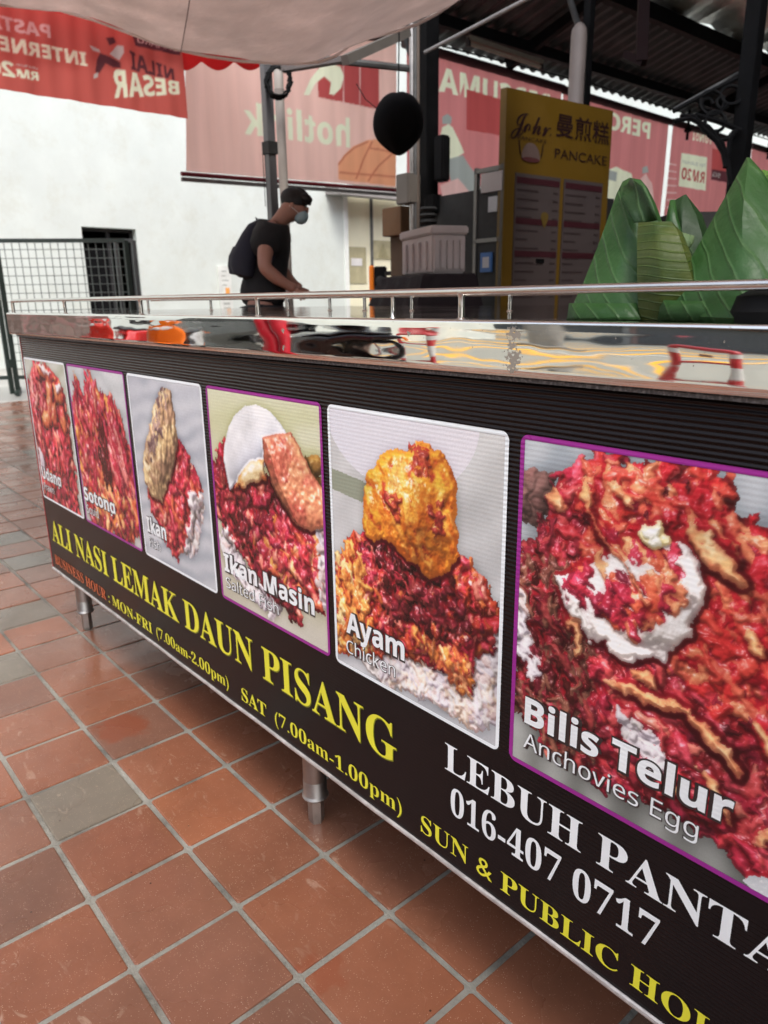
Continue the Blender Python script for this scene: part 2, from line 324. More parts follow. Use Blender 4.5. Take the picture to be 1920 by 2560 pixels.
# cream doors
CREAM = mat('cream_panel', (.80, .76, .56), .6, 0, .05, 2)
OLIVE = mat('olive_plate', (.40, .36, .22), .6, 0, .15, 4)
cg = thing('cream_gate', 'cream panelled service gate with olive plates set in the white wall', 'gate', (WX - .1, (cl.y + cr.y) / 2, 0))
cw = cr.y - cl.y
g = MB(); g.box(WX - .16, WX - .12, cl.y + .01, cl.y + cw * .46, 0, 3.3); g.build('gate_panel', CREAM, cg)
g = MB(); g.box(WX - .16, WX - .12, cl.y + cw * .5, cr.y - .01, 0, 3.3); g.build('gate_panel', CREAM, cg)
g = MB(); g.box(WX - .14, WX - .09, cl.y + cw * .46, cl.y + cw * .5, 0, 3.3); g.build('gate_post', GREY, cg)
a, b_ = at(757, 532, 0, WX), at(799, 612, 0, WX); g = MB(); g.box(WX - .12, WX - .105, a.y, b_.y, b_.z, a.z); op = g.build('vent_plate', OLIVE, cg)
a, b_ = at(765, 557, 0, WX), at(789, 574, 0, WX); g = MB(); g.box(WX - .105, WX - .098, a.y, b_.y, b_.z, a.z); g.build('notice', WHITE, op)
a, b_ = at(811, 518, 0, WX), at(856, 560, 0, WX); g = MB(); g.box(WX - .12, WX - .1, a.y, b_.y, b_.z, a.z); op = g.build('vent_plate', OLIVE, cg)
g = MB(); c_ = (a + b_) / 2; g.prism([(WX - .1, c_.y - .14, b_.z + .04), (WX - .1, c_.y + .14, b_.z + .04), (WX - .1, c_.y, a.z - .06)], (.012, 0, 0)); g.build('warning_triangle', mat('tri', (.3, .27, .15), .6), op)
a = at(742, 408, 0, WX + .45); g = MB(); g.prism([(WX, a.y - .1, a.z + .12), (WX + .5, a.y - .1, a.z - .02), (WX + .5, a.y - .1, a.z - .1), (WX, a.y - .1, a.z - .06)], (0, cw + .5, 0))
tag(g.build('door_canopy', mat('canopy_grey', (.28, .26, .25), .7)), 'small grey rain canopy over the cream gate', 'canopy')
# notice board on wall
a, b_ = at(474, 574, 0, WX + .1), at(508, 680, 0, WX + .1); nb_ = thing('notice_board', 'narrow white notice board of small printed lines on the white wall', 'sign', (WX + .05, (a.y + b_.y) / 2, b_.z))
g = MB(); g.box(WX, WX + .05, a.y, b_.y, b_.z - .5, a.z); g.build('board', mat('board', (.66, .67, .63), .6), nb_)
z = a.z - .08; INKG = mat('ink', (.40, .41, .38), .7)
while z > b_.z - .4:
    g = MB(); g.box(WX + .05, WX + .054, a.y + .06, b_.y - random.uniform(.05, .2), z - random.choice((.02, .035)), z); z -= .08; g.build('printed_line', INKG, nb_)
g = MB(); g.box(WX + .05, WX + .056, a.y + .12, a.y + .2, a.z - .55, a.z - .38); g.build('orange_mark', mat('om', (.8, .35, .08), .6), nb_)
# ------------------------------------------------------------------ painted food prints (numpy, drawn in memory as colours of a fine grid)
def blur(a, r):
    r = int(max(1, r))
    for ax in (0, 1):
        for _ in range(2):
            pad = [(0, 0)] * a.ndim; pad[ax] = (r + 1, r)
            b = np.cumsum(np.pad(a, pad, mode='edge'), axis=ax)
            n = a.shape[ax]
            hi = np.take(b, np.arange(2 * r + 1, 2 * r + 1 + n), axis=ax); lo = np.take(b, np.arange(0, n), axis=ax)
            a = (hi - lo) / (2 * r + 1)
    return a

def fbm(rg, H, W, sx, sy=None, octv=4, gain=.5):
    sy = sy or sx; out = np.zeros((H, W)); amp = 1; tot = 0
    for o in range(octv):
        gx, gy = int(W / sx) + 3, int(H / sy) + 3
        g = rg.random((gy, gx))
        X = np.linspace(0, W / sx, W); Y = np.linspace(0, H / sy, H)
        x0 = X.astype(int); y0 = Y.astype(int); fx = X - x0; fy = Y - y0
        fx = fx * fx * (3 - 2 * fx); fy = (fy * fy * (3 - 2 * fy))[:, None]
        a = g[y0][:, x0] * (1 - fx) + g[y0][:, x0 + 1] * fx
        b = g[y0 + 1][:, x0] * (1 - fx) + g[y0 + 1][:, x0 + 1] * fx
        out += amp * (a * (1 - fy) + b * fy); tot += amp
        amp *= gain; sx = max(1.2, sx / 2); sy = max(1.2, sy / 2)
    return out / tot

class Paint:
    def __init__(s, W, seed):
        s.W = W; s.H = int(W * .449 / .37); s.rg = np.random.default_rng(seed)
        s.Y, s.X = np.mgrid[0:s.H, 0:s.W].astype(float)
        s.z = np.zeros((s.H, s.W)); s.c = np.zeros((s.H, s.W, 3)); s.wet = np.zeros((s.H, s.W)); s.fg = np.zeros((s.H, s.W))
    def n(s, sx, sy=None, o=4):
        return fbm(s.rg, s.H, s.W, s.W * sx, s.W * (sy or sx), o)
    def poly(s, pts, rough=.02, sc=.06):
        x = s.X + (s.n(sc, o=3) - .5) * rough * 2 * s.W; y = s.Y + (s.n(sc, o=3) - .5) * rough * 2 * s.W
        ins = np.zeros((s.H, s.W), bool); P = [(p[0] * s.W, p[1] * s.H) for p in pts]
        for i in range(len(P)):
            (x1, y1), (x2, y2) = P[i], P[i - 1]
            if y1 == y2: continue
            cnd = ((y1 > y) != (y2 > y)) & (x < (x2 - x1) * (y - y1) / (y2 - y1) + x1)
            ins ^= cnd
        return ins
    def bg(s, top, bot, streak=None, amp=.12, ang=0):
        t = (s.Y / s.H)[..., None]
        s.c[:] = np.array(top) * (1 - t) + np.array(bot) * t
        s.c += (s.n(.5, .35)[..., None] - .5) * amp * 2
        if streak:
            u = s.X * math.cos(ang) + s.Y * math.sin(ang) + (s.n(.5) - .5) * s.W * .25
            s.c += (np.sin(u / s.W * streak * 6.283) * .5 * (.5 + s.n(.4)))[..., None] * amp
    def solid(s, m, col, h=.3, dome=.1, grain=.2, gs=(.03, .03), tex=.03, wet=.2, var=None):
        d = blur(m.astype(float), s.W * dome)
        z = h + np.clip(d - .45, 0, 1) * 2 * dome + (s.n(*gs) - .5) * tex
        k = m & (z > s.z)
        c = np.array(col)[None, None] * (1 + (s.n(*gs)[..., None] - .5) * grain * 2)
        if var is not None:
            v = np.clip((s.n(.13, .09) - .42) * 5, 0, 1)[..., None]
            c = c * (1 - v) + np.array(var) * v * (1 + (s.n(.04)[..., None] - .5) * grain)
        s.z[k] = z[k]; s.c[k] = c[k]; s.wet[k] = wet; s.fg[k] = 1
    def splats(s, m, n, size, elong, ang, pal, h=.3, jit=.06, wet=.8, bend=0):
        ys, xs = np.nonzero(m)
        if not len(ys): return
        z0 = s.z.copy(); cl = s.n(.16, .12, 3); cl = np.clip((cl - .5) * 2.2 + .5, 0, 1)
        for _ in range(n):
            i = s.rg.integers(len(ys)); cx, cy = xs[i], ys[i]
            a = s.W * s.rg.uniform(*size); e = s.rg.uniform(*elong); b = a; a = a * e
            th = s.rg.normal(*ang); R = int(max(a, b) + 1)
            x0, x1, y0, y1 = max(0, cx - R), min(s.W, cx + R + 1), max(0, cy - R), min(s.H, cy + R + 1)
            X = s.X[y0:y1, x0:x1] - cx; Y = s.Y[y0:y1, x0:x1] - cy
            u = X * math.cos(th) + Y * math.sin(th); v = -X * math.sin(th) + Y * math.cos(th)
            if bend: v = v + bend * s.rg.uniform(-1, 1) * u * u / a
            q = 1 - (u / a) ** 2 - (v / b) ** 2
            hh = z0[cy, cx] + s.rg.uniform(-1, .55) * b / s.W * (1.2 + jit * 6) - .002
            z = hh + np.sqrt(np.clip(q, 0, 1)) * b / s.W * 1.25
            k = (q > 0) & (z > s.z[y0:y1, x0:x1])
            col = np.array(pal[int(np.clip(cl[cy, cx] * .75 + s.rg.uniform(-.3, .5), 0, .999) * len(pal))]) * s.rg.uniform(.85, 1.15)
            s.z[y0:y1, x0:x1][k] = z[k]; s.c[y0:y1, x0:x1][k] = col; s.wet[y0:y1, x0:x1][k] = wet * s.rg.uniform(.3, 1); s.fg[y0:y1, x0:x1][k] = 1
    def snap(s): return (s.z.copy(), s.c.copy(), s.wet.copy(), s.fg.copy())
    def clip(s, st, m):
        for a, b in zip((s.z, s.c, s.wet, s.fg), st): a[~m] = b[~m]
    def smooth(s, m, r, rc=None):
        zb = blur(s.z, s.W * r); cb = blur(s.c, s.W * (rc or r)); e = np.clip(blur(m.astype(float), s.W * r) * 2 - 1, 0, 1); s.z = s.z * (1 - e) + zb * e; e = e[..., None]; s.c = s.c * (1 - e) + cb * e
    def lift(s, m, amt):
        s.z[m] += amt
    def out(s, gainAO=3.6, bump=.005):
        # irregular outlines: pull the whole picture about with fine noise, then let sauce pool in the gaps
        X, Y = s.X, s.Y
        for sc, am in ((.05, .020), (.016, .010)):
            X = X + (s.n(sc, o=2) - .5) * 2 * am * s.W; Y = Y + (s.n(sc, o=2) - .5) * 2 * am * s.W
        xi = np.clip(np.rint(X).astype(int), 0, s.W - 1); yi = np.clip(np.rint(Y).astype(int), 0, s.H - 1); k = s.keep if hasattr(s, 'keep') else np.zeros(s.z.shape, bool)
        k = k | k[yi, xi]; soft = blur((~k).astype(float), s.W * .008) * np.clip(blur(s.fg, s.W * .02) * 2.2, 0, 1)
        xi = np.clip(np.rint(s.X + (X - s.X) * soft).astype(int), 0, s.W - 1); yi = np.clip(np.rint(s.Y + (Y - s.Y) * soft).astype(int), 0, s.H - 1)
        s.z = blur(s.z[yi, xi], 1) ; s.c = s.c[yi, xi]; s.wet = s.wet[yi, xi]; s.fg = s.fg[yi, xi]
        red = (s.fg > 0) & (s.c[..., 0] > s.c[..., 1] * 1.9)
        zs = blur(s.z, s.W * .012) - .002 + (s.n(.04, o=3) - .5) * .02
        pool = red & (zs > s.z); dp = np.clip((zs - s.z) * 90, 0, .85)[..., None]
        s.c = np.where(pool[..., None], s.c * (1 - dp) + np.array((.50, .05, .09)) * dp * (.8 + .5 * s.n(.06)[..., None]), s.c); s.z = np.where(pool, s.z * .35 + zs * .65, s.z); s.wet = np.where(pool, 1.0, s.wet)
        kk = np.where(k, .12, 1.0)
        z = s.z + ((s.n(.02, o=2) - .5) * bump * s.fg + (s.n(.008, o=1) - .5) * bump * .8 * s.wet) * kk
        gy, gx = np.gradient(z * s.W)
        nz = 1 / np.sqrt(1 + gx * gx * .8 + gy * gy * .8); nx = -gx * nz * .9; ny = -gy * nz * .9
        L = np.array([-.35, -.62, .7]); L /= np.linalg.norm(L)
        d = np.clip(nx * L[0] + ny * L[1] + nz * L[2], 0, 1)
        Hh = L + np.array([0, 0, 1]); Hh /= np.linalg.norm(Hh)
        sp = np.clip(nx * Hh[0] + ny * Hh[1] + nz * Hh[2], 0, 1) ** 34
        ao = np.clip(1 + (z - blur(z, s.W * .02)) * gainAO, .70, 1.12) * np.clip(1 + (z - blur(z, s.W * .07)) * gainAO * .35, .72, 1.1)
        lit = (.50 + .78 * d) * ao
        lit = np.where(s.fg > 0, lit, 1 - np.clip((blur(s.fg, s.W * .03)) * .35, 0, .25))
        c = s.c * lit[..., None] * np.where(s.fg > 0, 1.16, 1.2)[..., None] + (sp * s.wet * 1.1 * np.clip(s.n(.02, o=2) * 2 - .5, 0, 1))[..., None] * np.array([1, .93, .93])
        c = np.where(c > .72, .72 + .28 * (1 - np.exp(-(c - .72) / .34)), c)
        fg = (s.fg > 0)[..., None]
        c = np.where(fg, c * .55 + blur(c, s.W * .006) * .45, c)
        c = np.where(fg, c * (.82 + .4 * s.n(.2, .15, 3)[..., None]), c)
        g = c.mean(2, keepdims=True); c = np.where(fg, c * .9 + g * .1 + .03, c)
        c = c * (1 + (s.rg.random((s.H, s.W, 1)) - .5) * .05)
        return np.clip(c, 0.01, 1)

REDS = [(.40, .08, .14), (.56, .10, .17), (.68, .13, .20), (.77, .17, .20), (.82, .24, .25), (.88, .40, .34), (.82, .22, .28)]
DARK = [(.36, .08, .12), (.28, .06, .08), (.45, .1, .14), (.5, .16, .16), (.22, .06, .06)]
ORNG = [(.9, .45, .2), (.85, .35, .2), (.95, .55, .35), (.8, .3, .2)]
RICE = [(.92, .85, .88), (.84, .77, .82), (.94, .88, .86), (.90, .74, .72)]

def pic_udang():
    p = Paint(140, 1); p.bg((.72, .74, .66), (.62, .64, .62), 5, .1, 1.2)
    m = p.poly([(-.02, .2), (.08, .13), (.16, .07), (.3, .03), (.5, .02), (.65, .04), (.8, .09), (.9, .14), (.94, .28), (.93, .5), (.93, .7), (.92, 1.02), (-.02, 1.02)], .03)
    p.solid(m, (.45, .1, .14), .28, .09, .3, (.05, .05), .16, .6)
    p.splats(m, 900, (.012, .03), (1.3, 4), (1.45, .5), REDS + [(.85, .4, .38)], .34, .07)
    for pts in ([(.34, .02), (.62, .03), (.8, .1), (.6, .14), (.36, .1)], [(.52, .12), (.66, .12), (.6, .3), (.5, .42), (.3, .46), (.26, .38), (.44, .32)],
                [(.66, .14), (.84, .1), (.9, .2), (.84, .27), (.7, .24)], [(.55, .28), (.68, .26), (.66, .42), (.55, .44), (.5, .38)], [(.74, .28), (.86, .28), (.88, .42), (.8, .46), (.72, .38)], [(.22, .8), (.34, .76), (.4, .86), (.3, .92)]):
        k = p.poly(pts, .015); p.solid(k, (.93, .42, .25), .52, .05, .25, (.02, .06), .03, .9, (.8, .2, .2))
    p.solid(p.poly([(.34, .03), (.55, .03), (.66, .07), (.5, .08)], .02), (.95, .72, .72), .6, .04, .1, wet=.9)
    p.solid(p.poly([(.72, .13), (.84, .12), (.86, .17), (.74, .18)], .02), (.95, .75, .78), .6, .04, .1, wet=.9)
    p.solid(p.poly([(.02, .62), (.14, .66), (.18, .74), (.04, .8)], .02), (.9, .82, .9), .55, .05, .1)
    return p.out()
def pic_sotong():
    p = Paint(140, 2); p.bg((.72, .75, .76), (.6, .6, .58), 6, .1, 1.5)
    m = p.poly([(0, .26), (.05, .22), (.12, .05), (.17, .06), (.26, .17), (.36, .06), (.42, .005), (.5, .1), (.6, .13), (.68, .13), (.76, .13), (.82, .2), (.92, .29), (.97, .4), (1.02, .57), (1.02, .9), (.8, .98), (.5, .99), (.11, .99), (0, .68)], .02)
    p.solid(m, (.5, .1, .13), .28, .09, .3, (.04, .1), .16, .6)
    p.splats(m, 1100, (.01, .022), (1.5, 6), (1.35, .35), REDS + ORNG[:1], .34, .08)
    p.splats(p.poly([(.55, .55), (1, .5), (1, .95), (.2, .98), (.25, .75)], .05), 300, (.01, .03), (1.2, 4), (1.4, .5), ORNG + REDS[:3], .42, .05)
    for x in (.62, .7, .78, .86): p.splats(p.poly([(x - .04, .3), (x, .3), (x + .1, .62), (x + .04, .62)], .01), 60, (.012, .02), (5, 9), (1.2, .08), REDS[:3] + [(.85, .4, .38)], .42, .03)
    d = p.poly([(.48, .33), (.56, .34), (.62, .6), (.5, .7), (.44, .5)], .04); p.splats(d, 90, (.02, .03), (2, 4), (1.4, .2), [(.3, .05, .08), (.22, .05, .06)], .46, .02)
    return p.out()
def pic_ikan():
    p = Paint(170, 3); p.bg((.68, .7, .74), (.6, .62, .65), 7, .09, 1.45)
    m = p.poly([(.5, .22), (.68, .27), (.79, .36), (.9, .45), (.88, .54), (.77, .6), (.71, .74), (.56, .86), (.46, .94), (.35, .86), (.14, .7), (.12, .5), (.3, .3)], .03)
    p.solid(m, (.6, .1, .15), .26, .08, .3, (.05, .05), .16, .6)
    p.splats(m, 1000, (.01, .022), (1.2, 3.5), (1.2, .6), REDS + [(.75, .1, .2), (.8, .3, .2)], .32, .07)
    r = p.poly([(.77, .53), (.9, .54), (.88, .64), (.8, .8), (.72, .86), (.57, .87), (.64, .8), (.71, .72)], .03)
    p.splats(r, 260, (.012, .02), (1.5, 3), (1.2, .8), RICE, .42, .05, .3)
    f = p.poly([(.45, .06), (.53, .03), (.62, .04), (.66, .15), (.66, .27), (.6, .37), (.51, .48), (.42, .58), (.34, .65), (.2, .64), (.09, .57), (.12, .42), (.19, .33), (.3, .2), (.36, .13)], .012)
    p.solid(f, (.75, .6, .42), .5, .09, .45, (.02, .05), .06, .3, (.55, .42, .32))
    p.splats(f & p.poly([(.3, .3), (.44, .02), (.6, .02), (.5, .2), (.3, .4), (.14, .44)], .04), 160, (.008, .016), (1, 3), (1.9, .3), [(.3, .22, .22), (.4, .32, .3), (.55, .42, .3)], .6, .02, .2)
    return p.out()
def pic_masin():
    p = Paint(230, 4); p.bg((.76, .77, .58), (.66, .64, .58), 4, .06, 1.4)
    p.splats(p.poly([(.85, .22), (1.02, .26), (1.02, .5), (.9, .4)], .03), 40, (.03, .06), (1, 2), (0, 1), [(.65, .45, .2), (.6, .4, .18)], .1, .02, .5)
    m = p.poly([(-.02, .4), (.05, .3), (.13, .23), (.3, .3), (.5, .32), (.78, .45), (1, .45), (.98, .78), (.76, .82), (.78, .92), (.7, .95), (.6, .88), (.45, .86), (.29, .76), (.11, .66), (-.02, .56)], .02)
    p.solid(m, (.42, .08, .13), .26, .08, .3, (.05, .05), .16, .6)
    p.splats(m, 1500, (.009, .022), (1.1, 3), (1.3, .8), DARK + REDS, .32, .06)
    p.splats(p.poly([(.35, .52), (1, .5), (.98, .8), (.7, .8), (.4, .7)], .06), 500, (.01, .024), (1.2, 3), (1.3, .8), REDS + ORNG, .4, .05)
    p.splats(p.poly([(.0, .7), (.1, .64), (.25, .78), (.45, .87), (.64, .9), (.52, .97), (.3, .92), (.08, .84)], .03) | p.poly([(.95, .45), (1.02, .45), (1.02, .8), (.96, .78)], .02), 420, (.01, .02), (1.3, 3), (1.2, .8), RICE, .4, .05, .3)
    e = p.poly([(.16, .45), (.12, .31), (.14, .24), (.2, .15), (.28, .09), (.38, .05), (.48, .035), (.6, .05), (.7, .1), (.78, .17), (.62, .2), (.52, .3), (.34, .36), (.24, .4)], .004)
    p.solid(e, (.9, .92, .99), .5, .09, .03, (.2, .2), .003, .3); p.keep = e.copy()
    y = p.poly([(.26, .37), (.4, .28), (.52, .26), (.53, .34), (.38, .38), (.22, .43)], .012); p.solid(y, (.93, .72, .5), .62, .03, .2, (.03, .03), .02, .5, (.85, .4, .2))
    f = p.poly([(.52, .17), (.64, .14), (.77, .12), (.84, .17), (.87, .2), (.92, .26), (1.02, .32), (1.02, .46), (.9, .5), (.78, .5), (.68, .44), (.6, .37), (.52, .27)], .008)
    p.solid(f, (.72, .34, .26), .64, .05, .35, (.02, .02), .03, .6, (.82, .46, .32)); p.keep |= f
    k = p.poly([(.52, .17), (.56, .19), (.64, .34), (.8, .5), (.68, .44), (.6, .37), (.52, .27)], .004); p.c[k & (p.z > .6)] *= .62
    return p.out()
def pic_ayam():
    p = Paint(290, 5); p.bg((.74, .74, .73), (.66, .67, .69), 5, .1, .9)
    pl = ((p.X / p.W - .42) / .46) ** 2 + ((p.Y / p.H + .02) / .265) ** 2 < 1
    t = (p.X / p.W)[..., None]; pc = np.array([.93, .88, .95]) * t + np.array([.87, .86, .95]) * (1 - t)
    p.c[pl] = pc.repeat(p.H, 0)[pl] if pc.shape[0] == 1 else pc[pl]
    g = p.poly([(-.02, .22), (.24, .24), (.22, .32), (-.02, .3)], .004); p.c[g] = (.5, .52, .46)
    m = p.poly([(.2, .42), (.1, .49), (.02, .58), (-.02, .7), (-.02, .95), (.21, .92), (.46, .84), (.62, .82), (.77, .82), (.85, .85), (.88, .72), (.96, .66), (.99, .56), (.95, .47), (.85, .42), (.76, .38)], .02)
    p.solid(p.poly([(-.02, .55), (.5, .7), (1.0, .6), (1.0, .9), (.88, .98), (.67, .96), (.34, 1.0), (.02, .92)], .02), (.85, .8, .78), .2, .05, .1)
    p.splats(p.poly([(.3, .78), (1.0, .62), (1.0, .9), (.86, .98), (.67, .95), (.3, .99)], .02), 1500, (.009, .015), (1.8, 3.4), (1.0, .7), RICE + [(.96, .8, .7)], .28, .04, .25)
    p.solid(m, (.55, .14, .1), .3, .1, .3, (.05, .05), .16, .6)
    p.splats(m, 2200, (.007, .017), (1, 2.6), (1.3, .9), REDS + [(.6, .2, .12), (.75, .32, .16), (.42, .1, .08), (.7, .2, .12)], .36, .06)
    p.splats(m & p.poly([(.2, .45), (.8, .5), (.9, .66), (.4, .72)], .08), 500, (.008, .02), (1, 2), (1.3, .9), DARK, .42, .03)
    p.splats(m & p.poly([(-.02, .5), (.2, .5), (.3, .95), (-.02, .95)], .05), 260, (.01, .02), (1.5, 3), (1.3, .5), [(.85, .45, .2), (.8, .35, .15), (.9, .65, .4)], .42, .03)
    p.splats(p.poly([(.5, .72), (.85, .74), (.84, .86), (.7, .8)], .03), 200, (.008, .014), (2, 4), (1.2, .4), ORNG + [(.8, .4, .15)], .44, .03)
    f = p.poly([(.2, .34), (.22, .27), (.26, .21), (.31, .15), (.36, .125), (.44, .1), (.5, .105), (.53, .075), (.57, .06), (.63, .07), (.7, .09), (.75, .14), (.78, .2), (.775, .3), (.78, .4), (.74, .46), (.69, .5), (.6, .5), (.45, .45), (.32, .43), (.25, .45), (.2, .41)], .008)
    p.solid(f, (.93, .48, .13), .55, .14, .2, (.02, .07), .020, .8, (.88, .38, .1))
    st = p.snap(); p.splats(f & p.poly([(.2, .42), (.24, .24), (.36, .13), (.56, .08), (.74, .16), (.76, .42), (.68, .47), (.4, .42)], .01), 170, (.006, .014), (3, 6), (1.15, .2), [(.93, .49, .13), (.9, .44, .11), (.95, .54, .2), (.87, .38, .1)], 0, -.19, .8, bend=.3)
    p.clip(st, f); p.smooth(f, .012, .006); fx = p.poly([(.34, .3), (.42, .14), (.5, .12), (.46, .24), (.4, .34)], .02); p.c[fx] = p.c[fx] * .75 + np.array((.98, .75, .5)) * .25; p.wet[fx] = 1
    for cx, cy in ((.58, .13), (.66, .3), (.4, .3)): p.splats(p.poly([(cx - .05, cy - .04), (cx + .04, cy - .05), (cx + .05, cy + .04), (cx - .03, cy + .05)], .03), 30, (.008, .018), (1, 2), (1, .6), [(.6, .2, .12), (.5, .15, .12)], .76, .02)
    sh = p.poly([(.25, .46), (.45, .46), (.6, .51), (.7, .51), (.62, .55), (.4, .5)], .01) & (p.z < .5); p.c[sh] *= .5
    return p.out()
def pic_bilis():
    p = Paint(400, 6); p.bg((.62, .65, .68), (.55, .56, .54), 5, .13, .25)
    p.c[p.poly([(.0, .78), (1, .8), (1, 1.02), (-.02, 1.02)], .02)] *= .85
    p.splats(p.poly([(0, .1), (.09, .12), (.08, .22), (0, .22)], .03), 20, (.02, .04), (1, 2), (0, 1), [(.4, .28, .26), (.45, .3, .28)], .05, .01, .1)
    m = p.poly([(-.02, .36), (.05, .3), (.1, .2), (.14, .08), (.21, .06), (.26, .02), (.34, .01), (.38, .05), (.45, .045), (.47, .01), (.6, .015), (.61, .05), (.67, .09), (.74, .12), (.8, .19), (.88, .24), (1.02, .3), (1.02, .97), (.85, .96), (.7, .9), (.5, .9), (.38, .93), (.14, .9), (.03, .8), (.05, .66), (.02, .5), (0, .44)], .02)
    p.solid(m, (.42, .08, .1), .25, .08, .3, (.05, .05), .16, .6)
    p.splats(m, 2300, (.006, .02), (1.2, 4), (.9, .9), DARK[:3] + REDS, .32, .06)
    left = p.poly([(-.02, .36), (.1, .2), (.2, .35), (.3, .55), (.3, .9), (.02, .85)], .05)
    p.splats(left, 900, (.006, .015), (1.5, 5), (1.2, .5), DARK + [(.45, .26, .2), (.5, .3, .24), (.35, .18, .15)], .38, .05)
    rt = p.poly([(.2, .05), (.65, .02), (1.02, .3), (1.02, .7), (.6, .5), (.3, .35)], .06)
    p.splats(rt, 1300, (.007, .021), (1.2, 4), (.9, .8), [(.8, .14, .14), (.88, .22, .18), (.68, .08, .12), (.85, .3, .22), (.92, .42, .28), (.75, .1, .14)], .4, .05, 1.2)
    e = p.poly([(.15, .37), (.2, .45), (.29, .52), (.36, .5), (.42, .53), (.54, .49), (.61, .41), (.64, .3), (.62, .22), (.57, .19), (.46, .2), (.33, .27), (.24, .33)], .006)
    p.solid(e, (.93, .86, .84), .50, .10, .06, (.12, .12), .004, .9)
    cov = p.poly([(.2, .36), (.26, .28), (.29, .3), (.27, .42), (.24, .43)], .03) | p.poly([(.28, .4), (.36, .36), (.5, .37), (.6, .4), (.5, .42), (.42, .44), (.34, .43)], .03) | p.poly([(.47, .3), (.5, .22), (.57, .22), (.58, .32), (.5, .36), (.36, .36), (.34, .34)], .03); cov2 = p.poly([(.3, .26), (.46, .2), (.5, .24), (.4, .28)], .03); cov = cov | cov2
    p.splats(cov, 330, (.008, .02), (1.1, 3), (.9, .8), REDS[:3] + [(.85, .3, .2), (.9, .45, .3)], .56, .03, 1.2)
    for q in ([(.28, .45), (.38, .46), (.46, .5), (.52, .49), (.42, .53), (.34, .51)], [(.55, .22), (.6, .22), (.635, .28), (.63, .35), (.59, .3)], [(.33, .3), (.37, .28), (.35, .36), (.31, .4)], [(.42, .40), (.52, .375), (.60, .36), (.62, .41), (.54, .46), (.44, .46)], [(.35, .27), (.43, .25), (.46, .32), (.41, .36), (.36, .33)], [(.19, .4), (.24, .42), (.3, .5), (.26, .49)]):
        w = p.poly(q, .018); p.solid(w, (.96, .90, .86), .56, .05, .04, (.1, .1), .003, .9)
    p.smooth((p.z > .5) & (p.c[..., 1] > .8), .008)
    y = p.poly([(.42, .16), (.5, .14), (.53, .19), (.48, .22), (.43, .2)], .01); p.solid(y, (1, .86, .55), .56, .03, .1, wet=1)
    p.solid(p.poly([(.43, .17), (.5, .16), (.5, .2), (.46, .2)], .01), (1, .97, .85), .6, .02, .02, wet=1)
    zb_ = p.z.copy()
    for (x, y0, L, w, a) in ((.235, .11, .11, .022, 1.45), (.66, .2, .2, .035, .72), (.5, .615, .3, .026, -.06), (.72, .66, .2, .03, .62), (.24, .52, .16, .02, 1.35), (.49, .57, .07, .03, .2), (.14, .15, .05, .03, .8), (.75, .8, .2, .022, .9), (.3, .4, .0, .0, 0), (.9, .84, .12, .02, -.9), (.62, .84, .1, .018, .4), (.86, .6, .12, .02, 1.1), (.36, .1, .08, .02, .6), (.32, .3, .12, .014, 1.2), (.8, .38, .1, .02, .9)):
        if L:
            u = np.linspace(-.5, .5, int(L * 260))
            for t in u:
                cx, cy = int((x + math.cos(a) * L * t) * p.W), int(y0 * p.H + math.sin(a) * L * t * p.W)
                k = np.zeros((p.H, p.W), bool)
                if 0 <= cx < p.W and 0 <= cy < p.H:
                    k[cy, cx] = True; ww = w * (1 - abs(t * 2) ** 3 * .8)
                    p.splats(k, 2, (ww * .45, ww * .8), (1.1, 1.8), (a, .3), [(.86, .48, .3), (.8, .4, .26), (.92, .58, .4)], .50, .02, .7)
    up_ = p.z > zb_; p.z[up_] = zb_[up_] + (p.z[up_] - zb_[up_]) * .4; p.smooth(up_, .006)
    p.splats(p.poly([(.42, .7), (.52, .7), (.62, .8), (.56, .82), (.46, .76)], .02) | p.poly([(-.02, .44), (.03, .46), (.05, .62), (.1, .68), (.06, .7), (-.02, .6)], .02), 260, (.008, .016), (1.2, 2.4), (1, .7), RICE, .5, .03, .4)
    th = [(.24 + .0055 * i * 4, .16 + .0048 * i * 4) for i in range(12)]
    for i in range(11):
        k = p.poly([(th[i][0], th[i][1]), (th[i][0] + .006, th[i][1] - .003), (th[i + 1][0] + .006, th[i + 1][1] - .003), (th[i + 1][0], th[i + 1][1])], 0); p.solid(k, (.9, .4, .28), .68, .01, .1)
    k = p.poly([(.84, .98), (.96, .92), (1.02, .94), (1.02, 1.02), (.9, 1.02)], .01); p.c[k] = (.8, .83, .85); p.z[k] = .5; p.fg[k] = 0
    return p.out()
# ================================================================== FOOD STALL COUNTER
st = thing('food_stall', 'long steel food counter with black menu banner, printed dishes and slim steel guard rail', 'food stall', (-.5, 1.2, 0))
X0, X1, ZB, ZT, YB = -2.498, 1.5, .2254, .992, 1.9
